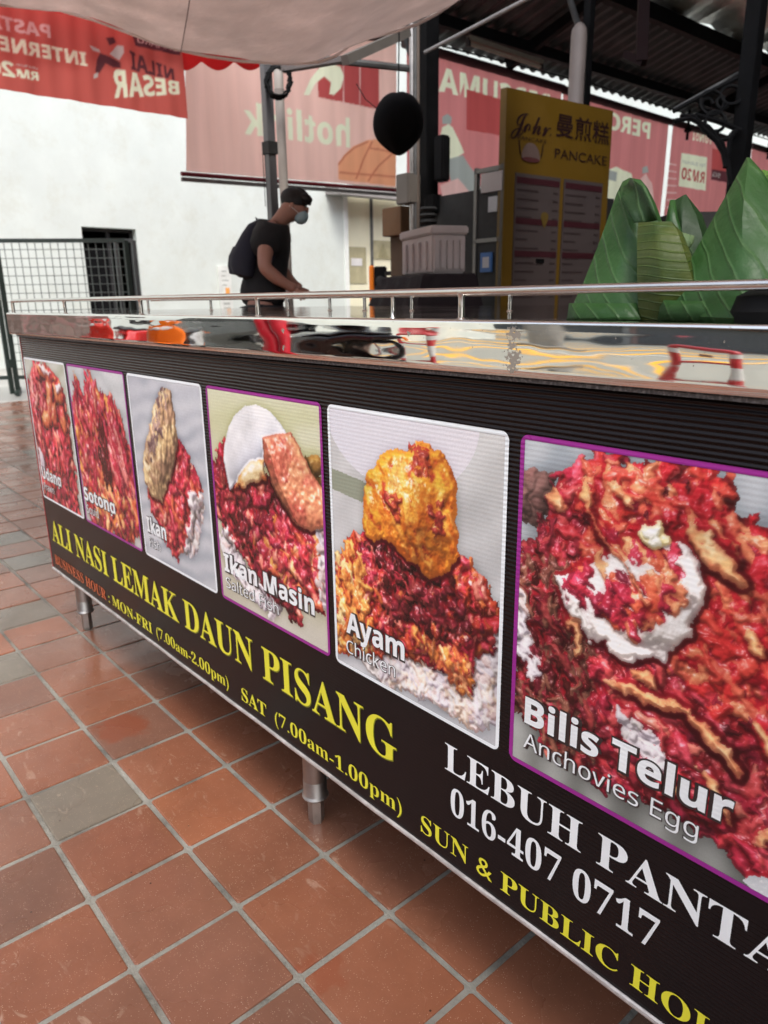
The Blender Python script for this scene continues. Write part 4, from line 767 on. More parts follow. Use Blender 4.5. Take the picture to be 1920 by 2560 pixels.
def finish_banner(t, res=.012):
    """weave the fabric as a fine grid whose vertices carry the printed colours"""
    r = REC[t.name]; TL, TR, BR, BL = r['TL'], r['TR'], r['BR'], r['BL']; X = r['X']; nu = int((TR.y - TL.y) / res); nv = int((TL.z - BL.z) / res); SS = 2
    U, V = np.meshgrid(np.linspace(0, 1, nu * SS), np.linspace(0, 1, nv * SS))
    A = lambda k: (getattr(TL, k) * (1 - U) + getattr(TR, k) * U) * (1 - V) + (getattr(BL, k) * (1 - U) + getattr(BR, k) * U) * V
    YY, ZZ = A('y'), A('z'); C_ = np.empty(YY.shape + (3,)); C_[:] = r['base']
    y0, y1 = min(TL.y, BL.y), max(TR.y, BR.y)
    for pts, col in r['polys']:
        py = np.array([p[0] for p in pts]); pz = np.array([p[1] for p in pts])
        ia = int((py.min() - y0) / (y1 - y0) * nu * SS) - 14; ib = int((py.max() - y0) / (y1 - y0) * nu * SS) + 14
        ia, ib = max(0, ia), min(nu * SS, ib)
        if ia >= ib: continue
        yy = YY[:, ia:ib]; zz = ZZ[:, ia:ib]; rows = np.nonzero(((zz > pz.min()) & (zz < pz.max())).any(1))[0]
        if not len(rows): continue
        ja, jb = rows[0], rows[-1] + 1; yy = yy[ja:jb]; zz = zz[ja:jb]; ins = np.zeros(yy.shape, bool)
        for k in range(len(py)):
            ay, az, by, bz = py[k], pz[k], py[k - 1], pz[k - 1]
            if az == bz: continue
            ins ^= ((az > zz) != (bz > zz)) & (yy < (by - ay) * (zz - az) / (bz - az) + ay)
        C_[ja:jb, ia:ib][ins] = col
    C_ = C_.reshape(nv, SS, nu, SS, 3).mean((1, 3)); YY = YY.reshape(nv, SS, nu, SS).mean((1, 3)); ZZ = ZZ.reshape(nv, SS, nu, SS).mean((1, 3))
    I, J = np.meshgrid(np.linspace(0, 24, nu), np.linspace(0, 10, nv)); XX = X + .010 * np.sin(I * 1.1 + J * .35) * (J / 10) + .006 * np.sin(I * 2.7)
    po = wloc(t); me = bpy.data.meshes.new('fabric'); n = nu * nv; idx = np.arange(n).reshape(nv, nu); q = np.stack([idx[1:, :-1], idx[1:, 1:], idx[:-1, 1:], idx[:-1, :-1]], -1).reshape(-1, 4)
    me.vertices.add(n); me.vertices.foreach_set('co', np.stack([XX - po.x, YY - po.y, ZZ - po.z], -1).astype(np.float32).ravel()); me.loops.add(q.size); me.loops.foreach_set('vertex_index', q.ravel().astype(np.int32))
    me.polygons.add(len(q)); me.polygons.foreach_set('loop_start', np.arange(0, q.size, 4, dtype=np.int32)); me.polygons.foreach_set('use_smooth', [True] * len(q)); me.update(calc_edges=True)
    ca = me.color_attributes.new('ink', 'FLOAT_COLOR', 'POINT'); ca.data.foreach_set('color', np.concatenate([C_.reshape(-1, 3), np.ones((n, 1))], 1).astype(np.float32).ravel()); me.materials.append(PF)
    o = bpy.data.objects.new('fabric', me); COL.objects.link(o); o.parent = t; WL[o.name] = po
DARKRED = flat('dark_red_hem', (.16, .012, .02), .6); GREYR = mat('rail_grey', (.16, .15, .14), .5, .3, .2, 5); ROLL = flat('roller_dark', (.05, .015, .018), .6)
FPINK, FROSE, FRED = (.90, .56, .50), (.68, .24, .245), (.58, .12, .10)
IRED, ICREAM, IGREY, IORNG, IDARK, IWH, IPALE, IORD = (.50, .09, .09), (.86, .86, .66), (.40, .42, .41), (.86, .38, .22), (.13, .04, .05), (.62, .58, .55), (.80, .50, .48), (.62, .20, .12)
def pprint(name, pts, X, mt, parent, off=0):
    q = [at(x, y, 0, X) for x, y in pts]; REC[parent.name]['polys'].append(([(p.y, p.z) for p in q], mt))
def mtext(s, X, pl, pr, cap_px, mt, parent, off=0, bold=.04, shear=0, z2=None):
    """mirrored lettering: reads from the right pixel pl (baseline) to the left pixel pr, seen from behind"""
    A = at(*pl, 0, X); B = at(*pr, 0, X); w = A.y - B.y; C2 = at(pl[0], pl[1] - cap_px, 0, X); cap = C2.z - A.z; sl = (B.z - A.z) / w
    vs, fs = text_fit(s, w, cap, bold * .4, 'sansb' if bold else 'sansr', shear)
    P2 = [(A.y - x, A.z + y * (1 + (z2 - 1) * x / w if z2 else 1) + sl * x) for x, y in vs]
    for f in fs: REC[parent.name]['polys'].append(([P2[k] for k in f], mt))
# red banner at the left, under the red awning
RX = -6.4
rb = banner('hanging_banner', 'small red banner at upper left with mirrored white lettering and a kicking figure', RX, [(-60, -12), (390, 82), (407, 257), (-60, 184)], FRED, group=None, bar=False, roll=False)
mtext('INTERNET', RX, (188, 143), (-28, 102), 28, ICREAM, rb); mtext('PASTI', RX, (110, 83), (-12, 60), 27, IPALE, rb)
mtext('SERENDAH', RX, (82, 150), (35, 142), 5, IWH, rb, bold=.0); mtext('RM', RX, (85, 174), (38, 168), 18, ICREAM, rb); mtext('20', RX, (34, 167), (-26, 159), 31, ICREAM, rb)
pprint('print_patch', [(283, 66), (388, 91), (388, 120), (293, 99)], RX, IDARK, rb, .024); mtext('BAHARU', RX, (383, 111), (298, 92), 15, IPALE, rb, bold=.0)
mtext('NILAI', RX, (377, 173), (283, 150), 23, IDARK, rb, z2=1.65); mtext('BESAR', RX, (388, 203), (246, 211), 25, ICREAM, rb, z2=2.35)
pprint('figure_legs', [(217, 114), (236, 122), (260, 134), (262, 146), (245, 146), (228, 137), (216, 158), (206, 156), (210, 128)], RX, IDARK, rb)
pprint('figure_shirt', [(254, 97), (266, 100), (267, 114), (258, 130), (237, 117)], RX, IWH, rb); pprint('figure_head', [(228, 82), (246, 80), (252, 92), (236, 98)], RX, IDARK, rb)
pprint('figure_shoe', [(192, 98), (214, 106), (218, 113), (200, 109)], RX, IWH, rb); pprint('figure_shoe', [(203, 160), (213, 156), (212, 166), (202, 170)], RX, IWH, rb)
# big pink banner
hb = banner('roller_banner', 'widest pale pink banner with large mirrored cream lettering behind the person', BX, [(398, 60), (856, 84), (856, 406), (402, 370)], FPINK)
mtext('hotlink', BX, (757, 318), (528, 288), 58, ICREAM, hb, bold=.03)
pprint('red_patch', [(685, 118), (818, 132), (818, 236), (688, 210)], BX, IRED, hb)
for q in (740, 776): pprint('pale_seam', [(q, 124), (q + 2, 124), (q + 2, 226), (q, 226)], BX, IPALE, hb, .036)
sw = [(655, 205), (668, 206), (682, 180), (700, 165), (716, 178), (712, 203), (722, 205), (736, 190), (742, 165), (735, 145), (715, 135), (690, 146), (670, 172)]
pprint('cream_emblem', sw, BX, ICREAM, hb, .04)
pprint('orange_arch', [(730, 352), (742, 335), (765, 315), (795, 302), (826, 300), (856, 308), (856, 403), (730, 388)], BX, IORNG, hb, .03)
for a in ([(730, 356), (744, 337), (768, 318), (797, 305)], [(770, 387), (785, 345), (805, 305)], [(795, 392), (815, 360), (856, 325)], [(732, 372), (800, 378), (856, 382)], [(800, 320), (856, 330)]):
    for k in range(len(a) - 1):
        (ax_, ay_), (bx_, by_) = a[k], a[k + 1]; l_ = math.hypot(bx_ - ax_, by_ - ay_); nx_, ny_ = -(by_ - ay_) / l_ * 1.8, (bx_ - ax_) / l_ * 1.8; pprint('rib', [(ax_ + nx_, ay_ + ny_), (bx_ + nx_, by_ + ny_), (bx_ - nx_, by_ - ny_), (ax_ - nx_, ay_ - ny_)], BX, IORD, hb)
# percuma banners
b2 = banner('roller_banner', 'rose banner with mirrored PERCUMA lettering between the black column and the yellow sign', BX, [(878, 100), (1212, 195), (1212, 460), (878, 425)], FROSE)
mtext('PERCUMA', BX, (1190, 250), (948, 196), 44, ICREAM, b2)
pprint('red_patch', [(1008, 192), (1120, 226), (1120, 300), (1008, 280)], BX, IRED, b2, .03)
pprint('figure_body', [(950, 300), (955, 275), (968, 268), (978, 275), (990, 300), (1003, 330), (978, 345), (950, 338)], BX, ICREAM, b2); pprint('figure_head', [(955, 268), (955, 252), (966, 246), (976, 254), (974, 268)], BX, IGREY, b2, .04)
pprint('grey_shape', [(965, 345), (1000, 335), (1030, 380), (1045, 430), (980, 425)], BX, IGREY, b2, .032); pprint('pale_house', [(950, 400), (990, 385), (1020, 420), (1045, 445), (955, 425)], BX, IPALE, b2, .036)
b3 = banner('roller_banner', 'rose banner with mirrored PERCUMA lettering right of the yellow sign', BX, [(1216, 198), (1444, 266), (1424, 490), (1212, 465)], FROSE)
mtext('PERCUMA', BX, (1403, 300), (1215, 252), 34, ICREAM, b3)
pprint('pale_plate', [(1296, 375), (1330, 360), (1365, 375), (1370, 420), (1330, 435), (1296, 425)], BX, ICREAM, b3); pprint('grey_stripe', [(1298, 362), (1332, 372), (1330, 392), (1298, 384)], BX, IGREY, b3, .04)
pprint('figure_body', [(1375, 420), (1385, 385), (1395, 375), (1408, 395), (1412, 440), (1380, 450)], BX, IPALE, b3); pprint('figure_head', [(1388, 375), (1388, 362), (1398, 358), (1402, 372)], BX, IGREY, b3)
b4 = banner('roller_banner', 'red banner with mirrored TUNAI lettering and a cream price square', BX, [(1454, 268), (1612, 315), (1596, 520), (1430, 500)], FROSE)
mtext('TUNAI', BX, (1538, 312), (1496, 302), 20, ICREAM, b4, bold=.02); mtext('PRABAYAR', BX, (1560, 300), (1462, 272), 12, ICREAM, b4, bold=.02)
pprint('price_square', [(1472, 330), (1528, 340), (1524, 412), (1466, 402)], BX, ICREAM, b4); mtext('RM20', BX, (1521, 396), (1472, 386), 24, IRED, b4, off=.045, bold=.02); mtext('Per Bulanan', BX, (1523, 362), (1474, 352), 8, IGREY, b4, off=.045, bold=0)
pprint('red_patch', [(1538, 320), (1572, 328), (1568, 375), (1536, 370)], BX, IRED, b4); pprint('dark_tag', [(1538, 365), (1592, 375), (1590, 398), (1536, 388)], BX, IDARK, b4, .04); mtext('5G', BX, (1556, 384), (1540, 381), 9, IWH, b4, off=.05, bold=0)
for k in range(9): pprint('pale_streak', [(1434 + k, 350 + k * 16), (1462, 355 + k * 15), (1462, 358 + k * 15), (1434 + k, 354 + k * 16)], BX, IPALE, b4)
b5 = banner('roller_banner', 'plain rose banner farthest right behind the tallest leaf packet', BX, [(1624, 318), (1800, 370), (1800, 545), (1605, 522)], FROSE)
for t_ in (rb, hb, b2, b3, b4, b5): finish_banner(t_, .008 if t_ is rb else .012)
# alley-side steel line above the banners
g = MB(); a_, c_ = at(870, 78, 0, BX), at(1750, 330, 0, BX); g.tube([a_, at(1280, 182, 0, BX), c_], .012, 6); tag(g.build('overhead_cable', BLACK), 'thin black cable running above the row of banners', 'cable')
# ---- big dark roof of the hawker hall
hall = thing('hall_roof', 'dark corrugated metal roof of the market hall seen from below', 'roof', (-5, 12, 4.6))
E0 = at(945, 80, 0, -8.0); E1 = at(1659, 266, 0, -8.0); SL = .30
def roofz(X, Y): return E0.z + (E1.z - E0.z) * (Y - E0.y) / (E1.y - E0.y) * .35 + SL * (X + 8)
CORR = mat('corrugated_steel', (.055, .055, .056), .45, .5, .35, 3, .3, 20, .003)
g = MB(); pts = []; y = 6.2; rows = []; k = 0
while y < 26:
    h = (.022, .022, -.022, -.022)[k % 4]; rows.append((y, h)); y += (.05, .075, .05, .075)[k % 4]; k += 1
rings = []
for X in (-8.12, -6.55): rings.append([(X + (random.uniform(-.015, .015) if X < -8 else 0), y, roofz(X, y) + h) for y, h in rows])
g.loft(rings, cap=False, closed=False); g.build('roof_sheet', CORR, hall, solid=.003)
FOIL = mat('foil_insulation', (.72, .68, .60), .38, .8, .35, 2.2, 1.0, 7, .05, stretch=(1, .35, 1))
g = MB(); rings = []
for i in range(12): X = -6.6 + i * 1.3; rings.append([(X, y, roofz(X, y) + .22 + .05 * math.sin(y * 3.1 + X) + .02 * math.sin(y * 9 + X * 4)) for y in np.linspace(5.2, 26, 90)])
g.loft(rings, cap=False, closed=False); g.build('foil_ceiling', FOIL, hall, solid=.004, smooth=True)
g = MB()
g.loft([[(X, y, roofz(X, y) + .50) for y in (2.6, 26)] for X in (-6.8, 9)], cap=False, closed=False); g.build('top_sheet', CORR, hall, solid=.02)
bm_ = lambda X, dz, w, h, y0=5.0: [g.bar((X, y0, roofz(X, y0) + dz), (X, 26, roofz(X, 26) + dz), w, h)]
g = MB(); bm_(-7.55, -.12, .08, .14, 6.3); g.build('purlin', BLACK, hall)
g = MB(); bm_(-6.55, .06, .12, .2, 6.3); g.build('main_beam', BLACK, hall)
g = MB(); bm_(-4.0, .2, .1, .2); g.build('purlin', BLACK, hall)
g = MB(); g.loft([[(-6.62, y, roofz(-6.6, y) - .02) for y in (3.2, 26)], [(-6.62, y, roofz(-6.6, y) + .15) for y in (3.2, 26)]], cap=False, closed=False); g.build('fascia', BLACK, hall, solid=.02)
for y in (9.6, 15.5): g = MB(); g.bar((-8.0, y, roofz(-8, y) - .1), (.8, y, roofz(.8, y) + .2), .1, .16); g.build('rafter', BLACK, hall)
for i, px in enumerate((1209, 1448, 1618)):
    a_ = at(px, 640, 0, BX); g = MB(); g.tube([(BX + .05, a_.y, roofz(BX, a_.y) - .02), (BX + .05, a_.y, roofz(BX, a_.y) - .55)], .03, 8); g.lathe((BX + .05, a_.y, roofz(BX, a_.y) - .42), [(.03, 0), (.08, .02), (.08, .05), (.03, .09)], 10); g.build('hanger', BLACK, hall)
def tube_light(a, b_, X, label):
    A, B = at(*a, 0, X), at(*b_, 0, X); t = thing('tube_light', label, 'light fitting', A.lerp(B, .5), 'tube lights under the hall roof'); g = MB(); g.bar(A, B, .07, .05); g.build('housing', mat('housing', (.16, .14, .11), .6), t)
    d = (B - A).normalized(); g = MB(); g.tube([A + Vector((.0, 0, -.06)) + d * .03, B + Vector((0, 0, -.06)) - d * .03], .02, 10); g.build('lamp_tube', mat('tube_glass', (.32, .28, .22), .3), t, smooth=True)
    for p in (A, B): g = MB(); q = p + Vector((0, 0, -.045)); g.box(q.x - .02, q.x + .02, q.y - .025, q.y + .025, q.z - .05, q.z + .05); g.build('end_cap', DKGREY, t)
tube_light((1012, 82), (1170, 135), -7.2, 'unlit tube light left of the white pipe, under the roof edge'); tube_light((1338, 32), (1442, 72), -6.9, 'unlit tube light beside the dark hanging frame right of the white pipe')
# dark hanging frame (1380..1400, 0..145)
g = MB(); A = atd(1392, -40, 5.2); B_ = atd(1385, 136, 5.2); C_ = atd(1345, 118, 5.2)
g.bar(A, B_, .075); g.bar(B_, C_, .05); tag(g.build('roof_bracket', mat('dark_maroon', (.010, .003, .0035), .6, spec=.1)), 'dark maroon bracket frame hanging from the roof right of the white pipe', 'bracket')
# ---- columns
def column(name, label, px, depth, w, mt, ptop=(0, 0), base=0):
    p = atd(*px, depth); t = thing(name, label, 'column', (p.x, p.y, 0)); zt = min(roofz(p.x, p.y) + .3, 5.4)
    g = MB(); g.bar((p.x, p.y, 0), (p.x, p.y, zt), w); g.build('shaft', mt, t, bevel=.004); g = MB(); g.box(p.x - w, p.x + w, p.y - w, p.y + w, 0, .012); g.build('base_plate', mt, t); return t, p
c1, cp1 = column('steel_column', 'thick black steel column with pipes, left of the yellow sign', (922, 300), 5.0, .115, BLACK)
for px, r, mt in ((890, .018, STEEL_DULL), (903, .012, mat('brown_pipe', (.12, .09, .07), .5)), (897, .014, GREY)):
    q = atd(px, 320, 4.9); g = MB(); g.tube([(q.x, q.y, .3), (q.x, q.y, 3.1)], r, 10); g.build('conduit', mt, c1, smooth=True)
for py in (506 / 1, 540, 570): pass
for k in range(4):
    q = atd(925, 452 + k * 14, 4.85); g = MB(); g.lathe((q.x, q.y, q.z - .012), [(.05, 0), (.062, .012), (.05, .024)], 14); g.build('clamp_ring', DKGREY, c1, smooth=True)
q = atd(949, 340, 4.9); g = MB(); g.box(q.x - .03, q.x + .06, q.y - .03, q.y + .05, q.z - .15, q.z + .13); g.build('meter_box', BLACK, c1, bevel=.012)
q = atd(936, 445, 4.95); g = MB(); g.box(q.x - .05, q.x + .05, q.y - .04, q.y + .05, q.z - .05, q.z + .07); g.build('socket_box', BLACK, c1, bevel=.01)
A = [atd(x, y, 4.95) for x, y in ((873, 68), (880, 95), (893, 130), (901, 175), (905, 230))]; g = MB(); g.tube(A, .022, 8); g.build('curved_brace', DKGREY, c1, smooth=True)
A = [atd(x, y, 5.0) for x, y in ((888, 66), (897, 90), (895, 125), (885, 150))]; g = MB(); g.tube(A, .014, 8); g.build('curved_brace', DKGREY, c1, smooth=True)
q = atd(884, 408, 5.0); eb = thing('switch_box', 'grey metal switch box fixed left of the black column', 'electrical box', (q.x, q.y, q.z - .1)); g = MB(); g.box(q.x - .06, q.x + .06, q.y - .07, q.y + .05, q.z - .1, q.z + .09); g.build('box_body', mat('box_grey', (.13, .115, .1), .6), eb, bevel=.006); g = MB(); g.box(q.x + .06, q.x + .066, q.y - .06, q.y + .04, q.z - .09, q.z + .08); g.build('box_door', mat('box_door', (.16, .14, .12), .6), eb)
q = atd(866, 478, 5.3); cb = thing('carton', 'brown cardboard carton stacked above the white foam box', 'box', (q.x, q.y, q.z - .1)); CARD = mat('cardboard', (.16, .085, .04), .85, 0, .12, 6)
U1 = Vector((rt0.x, rt0.y, 0)); N1 = Vector((-U1.y, U1.x, 0)); N1 = -N1
g = MB(); g.fbox(Vector((q.x, q.y, 0)), (U1 * .8 - N1 * .6).normalized(), (N1 * .8 + U1 * .6).normalized(), -.08, .12, -.12, .1, q.z - .1, q.z + .09); g.build('carton_body', CARD, cb, bevel=.004)
g = MB(); g.fbox(Vector((q.x, q.y, 0)), (U1 * .8 - N1 * .6).normalized(), (N1 * .8 + U1 * .6).normalized(), .005, .03, -.121, .101, q.z + .088, q.z + .0915); g.build('packing_tape', mat('tape', (.25, .17, .09), .3), cb)
g = MB(); g.fbox(Vector((q.x, q.y, 0)), (U1 * .8 - N1 * .6).normalized(), (N1 * .8 + U1 * .6).normalized(), -.02, .12, -.1, .08, 0.0, q.z - .101); tag(g.build('brown_crate_stack', mat('crate_brown', (.10, .06, .035), .8)), 'tall brown crate stack carrying the cardboard carton', 'crate')
# foam box on a cloth covered table
q = atd(935, 580, 4.3); Ub = (U1 * .78 + N1 * .0 - Vector((fw.x, fw.y, 0)).normalized() * .62).normalized()
A0 = atd(931, 575, 4.0); L0 = atd(862, 575, 4.45); R0 = atd(1010, 575, 4.35)
u1 = (L0 - A0); u1.z = 0; u2 = (R0 - A0); u2.z = 0; l1, l2 = u1.length, u2.length; u1.normalize(); u2.normalize()
u2 = (u2 - u1 * u2.dot(u1)).normalized()
def fitlen(O_, U_, px, z=1.3):
    l_ = .02
    while abs(scr(O_ + U_ * l_ + Vector((0, 0, z)))[0] - px) > 1.2 and l_ < 2: l_ += .002
    return l_
l1 = fitlen(Vector((A0.x, A0.y, 0)), u1, 863); l2 = fitlen(Vector((A0.x, A0.y, 0)), u2, 1009)
fo = thing('foam_box', 'white ribbed polystyrene box on the dark cloth covered table', 'box', (A0.x, A0.y, 0)); zb, zt = atd(931, 590, 4.0).z, atd(931, 488, 4.0).z; FOAM = mat('polystyrene', (.55, .49, .48), .85, 0, .05, 6, .4, 140, .002)
O = Vector((A0.x, A0.y, 0)); g = MB(); g.fbox(O, u1, u2, .012, l1, .012, l2, zb, zt - .04); fbd = g.build('box_body', FOAM, fo, bevel=.01)
g = MB(); g.fbox(O, u1, u2, 0, l1 + .012, 0, l2 + .012, zt - .045, zt); g.build('lid', FOAM, fo, bevel=.008)
for k in range(4): g = MB(); c = l1 * (.18 + k * .21); g.fbox(O, u1, u2, c - .012, c + .022, -.002, .014, zb + .02, zt - .075); g.build('rib', FOAM, fbd, bevel=.004)
for k in range(5): g = MB(); c = l2 * (.14 + k * .18); g.fbox(O, u1, u2, -.002, .014, c - .01, c + .016, zb + .02, zt - .075); g.build('rib', FOAM, fbd, bevel=.004)
tb = thing('cloth_table', 'low table draped in dark plum cloth under the white foam box', 'table', (A0.x, A0.y, 0)); CL = mat('plum_cloth', (.012, .007, .010), .9, 0, .2, 6, .4, 25, .01)
g = MB(); rings = []
for z, e in ((zb - .004, .0), (zb - .02, .02), (zb - .2, .08), (.45, .16), (.1, .22)):
    r = []; n = 48
    for k in range(n):
        t = k / n * 4; s_ = int(t); f = t - s_; cs = [(-.1 - e, -.08 - e), (l1 + .1 + e, -.08 - e), (l1 + .1 + e, l2 + .0 + e * .3), (-.1 - e, l2 + .0 + e * .3)]; a = cs[s_ % 4]; b_ = cs[(s_ + 1) % 4]; w = math.sin(k * 2.1) * e * .12; r.append(tuple(O + u1 * (a[0] + (b_[0] - a[0]) * f + w) + u2 * (a[1] + (b_[1] - a[1]) * f + w) + Vector((0, 0, z))))
    rings.append(r)
g.loft(rings); g.build('cloth', CL, tb, smooth=True)
# white pipe and column above the sign
q = atd(1247, 150, 5.2); wp = thing('white_pipe', 'fat white plastic downpipe rising behind the yellow sign', 'pipe', (q.x, q.y, 0)); PIPE = mat('dirty_white_pipe', (.20, .165, .15), .5, 0, .2, 4, stretch=(1, 1, .4)); g = MB(); zt = atd(1247, 58, 5.2).z
g.lathe((q.x, q.y, .2), [(.055, 0), (.055, zt - .28), (.05, zt - .24), (.03, zt - .21), (.012, zt - .2)], 18); g.build('pipe_body', PIPE, wp, smooth=True); g = MB(); g.tube([(q.x, q.y, zt - .03), atd(1244, 40, 5.2), atd(1232, 0, 5.2), atd(1225, -40, 5.2)], .022, 8); g.build('bent_end', DKGREY, wp, smooth=True)
c2_, _ = column('steel_column', 'black square column right beside the fat white pipe', (1269, 100), 5.25, .06, BLACK)
c3, cp3 = column('steel_column', 'leaning-looking black column on the right with the scrolled iron bracket', (1614, 200), 4.6, .095, BLACK)
# scroll bracket
D3 = 4.6; g = MB()
def arc(cx, cy_, r, a0, a1, rr=.012, n=16, ry=None):
    g.tube([atd(cx + r * math.cos(math.radians(a)), cy_ + (ry or r) * math.sin(math.radians(a)), D3) for a in np.linspace(a0, a1, n)], rr, 6)
for p in ([(1455, 262), (1490, 255), (1530, 275), (1560, 310), (1572, 350), (1578, 400)], [(1470, 250), (1500, 252), (1520, 280), (1545, 300), (1562, 330), (1568, 360)], [(1500, 248), (1550, 262), (1600, 282)], [(1530, 290), (1548, 305), (1572, 300), (1585, 285)], [(1566, 362), (1574, 330), (1576, 300), (1590, 280)], [(1455, 240), (1520, 205), (1600, 165)]):
    P_ = [atd(x, y, D3) for x, y in p]; g.tube(P_, .016, 6)
arc(1538, 222, 26, 0, 360); arc(1580, 205, 24, 0, 360, ry=20); arc(1560, 222, 12, 0, 300); arc(1545, 262, 22, 0, 360); arc(1528, 225, 12, 60, 360)
tag(g.build('scroll_bracket', BLACK), 'ornamental black iron bracket of rings and curves on the right column', 'bracket')
g = MB(); g.tube([atd(1455, 237, 4.7), atd(1596, 158, 4.7)], .012, 8); tag(g.build('stay_rod', GREY), 'thin grey stay rod above the ornamental iron bracket', 'rod')
# ---- fabric canopy over the food counter
cn = thing('stall_canopy', 'sagging pinkish grey fabric canopy stretched over the food counter', 'canopy', (-1.5, .8, 2.5))
CAN = mat('canopy_fabric', (.78, .69, .655), .85, 0, .1, 2.5, .9, 5, .03, trans=.42, stretch=(1, 2.2, 1))
edge = [(-300, -40, 4.7), (-120, -12, 4.6), (0, 10, 4.5), (60, 16, 4.5), (130, 22, 4.45), (200, 42, 4.4), (270, 68, 4.35), (335, 92, 4.3), (390, 108, 4.25), (450, 121, 4.2), (520, 131, 4.15), (585, 135, 4.1), (640, 137, 4.05), (690, 133, 4.0), (725, 120, 3.98), (755, 98, 3.96), (800, 80, 3.94), (850, 68, 3.92), (900, 52, 3.9), (945, 28, 3.88), (985, 0, 3.86), (1030, -30, 3.84), (1120, -80, 3.8), (1250, -140, 3.75)]
rings = []; nr = 26
for j in range(nr + 1):
    t = j / nr; r = []
    for i, (x, y, d) in enumerate(edge):
        p = atd(x, y, d); s = i / (len(edge) - 1)
        q = Vector((p.x + 1.6 + 2.6 * (1 - s) * 0 + 2.2 * t * 0, p.y, p.z))
        far = p; near = Vector((p.x + 3.9, p.y - 1.5 - .7 * s, 2.62 + .12 * math.sin(s * 6)))
        q = far.lerp(near, t); q.z = far.z * (1 - t) + near.z * t - .10 * math.sin(PI * t) * (1 + .4 * math.sin(s * 5)) + .014 * math.sin(s * 34 + t * 9) * math.exp(-t * 3) + .02 * math.sin(s * 9 + t * 14) * t * (1 - t) * 3
        if j == 0: q.z += 0
        if t < .12: q.z -= .0
        r.append(tuple(q))
    rings.append(r)
g = MB(); g.loft(rings, cap=False, closed=False); cf = g.build('fabric', CAN, cn, smooth=True, solid=.002, sub=1)
# rolled hem and a stitched seam
g = MB(); g.tube([atd(x, y + 1.0, d) for x, y, d in edge], .008, 6); g.build('hem', CAN, cf, smooth=True)
g = MB(); g.tube([Vector(rings[k][8]) - Vector((0, 0, .004)) for k in range(0, nr, 1)], .0025, 5); g.build('seam', mat('seam', (.2, .13, .12), .8), cf)
# canopy frame: grey square arms seen past its edge
g = MB(); g.bar(atd(745, 130, 4.15), atd(880, 70, 4.6), .05, .05); g.build('frame_arm', mat('arm_grey', (.13, .115, .1), .6), cn)
g = MB(); g.tube([atd(700, 128, 4.5), atd(883, 148, 4.8)], .022, 8); g.build('frame_arm', GREY, cn, smooth=True)
g = MB(); g.bar(atd(610, 150, 4.4), atd(745, 128, 4.3), .05, .03); g.build('frame_arm', mat('arm_grey2', (.10, .085, .08), .6), cn)
g = MB(); g.tube([atd(918, 113, 4.7), atd(1030, 55, 4.3), atd(1145, -6, 4.0)], .011, 8); tag(g.build('canopy_stay', mat('stay_grey', (.34, .33, .32), .4, .3)), 'pale metal stay rod slanting up from the black column', 'rod')
# red awning with a scalloped valance
aw = thing('red_awning', 'red scalloped awning behind the red banner', 'awning', (-6.6, 4, 3.0)); RAW = mat('awning_red', (.62, .012, .012), .8, 0, .08, 3, .2, 30, .003, trans=.45)
va, vb = at(413, 149, 0, -6.45), at(537, 149, 0, -6.45); vsl = (vb.z - va.z) / (vb.y - va.y)
Yl, Yr = at(-120, 0, 0, -6.45).y, at(570, 120, 0, -6.45).y
rings = []; n = 140
for k in range(n + 1):
    y = Yl + (Yr - Yl) * k / n; per = .33; ph = ((y - Yl) / per) % 1; zl = va.z + vsl * (y - va.y); drop = .42 + .07 * math.sin(PI * ph); rings.append([(-6.45, y, zl + .48), (-6.45, y, zl + .2), (-6.46, y, zl + .48 - drop)])
g = MB(); g.loft(rings, cap=False, closed=False); g.build('valance', RAW, aw, solid=.002)
g = MB(); g.loft([[(-6.45, y, va.z + vsl * (y - va.y) + .48), (-7.9, y, va.z + vsl * (y - va.y) + 1.2)] for y in (Yl, Yr)], cap=False, closed=False); g.build('awning_sheet', RAW, aw, solid=.004)
# poles by the person
q = atd(582, 300, 4.55); po = thing('canopy_pole', 'dark grey square canopy pole behind the masked person', 'pole', (q.x, q.y, 0)); zt = atd(582, 138, 4.55).z
g = MB(); g.bar((q.x, q.y, 0), (q.x, q.y, zt), .055); g.build('shaft', mat('pole_grey', (.14, .14, .145), .4, .4, .1, 4), po, bevel=.004); g = MB(); g.box(q.x - .035, q.x + .035, q.y - .035, q.y + .035, 1.95, 2.02); g.build('joint_sleeve', DKGREY, po); g = MB(); g.box(q.x - .08, q.x + .08, q.y - .08, q.y + .08, 0, .015); g.build('foot_plate', DKGREY, po)
for k in range(2): g = MB(); o_ = Vector((q.x, q.y, 0)) - U1 * (.035 + k * .012); g.tube([(o_.x, o_.y, 1.96), (o_.x, o_.y, 1.3 + k * .35)], .0025, 5); g.build('tie_string', BLACK, po)
q = atd(608, 300, 4.7); po = thing('plastic_pipe', 'slim off-white plastic pipe standing beside the grey canopy pole', 'pipe', (q.x, q.y, 0)); zt = atd(608, 145, 4.7).z
g = MB(); g.lathe((q.x, q.y, 0), [(.029, 0), (.029, zt)], 16); g.build('pipe_body', mat('off_white_pipe', (.46, .42, .38), .45, 0, .1, 3), po, smooth=True); g = MB(); g.lathe((q.x, q.y, 2.3), [(.033, 0), (.033, .05)], 16); g.lathe((q.x, q.y, 1.45), [(.033, 0), (.033, .05)], 16); g.build('coupling', mat('coupling', (.3, .26, .24), .5), po, smooth=True)
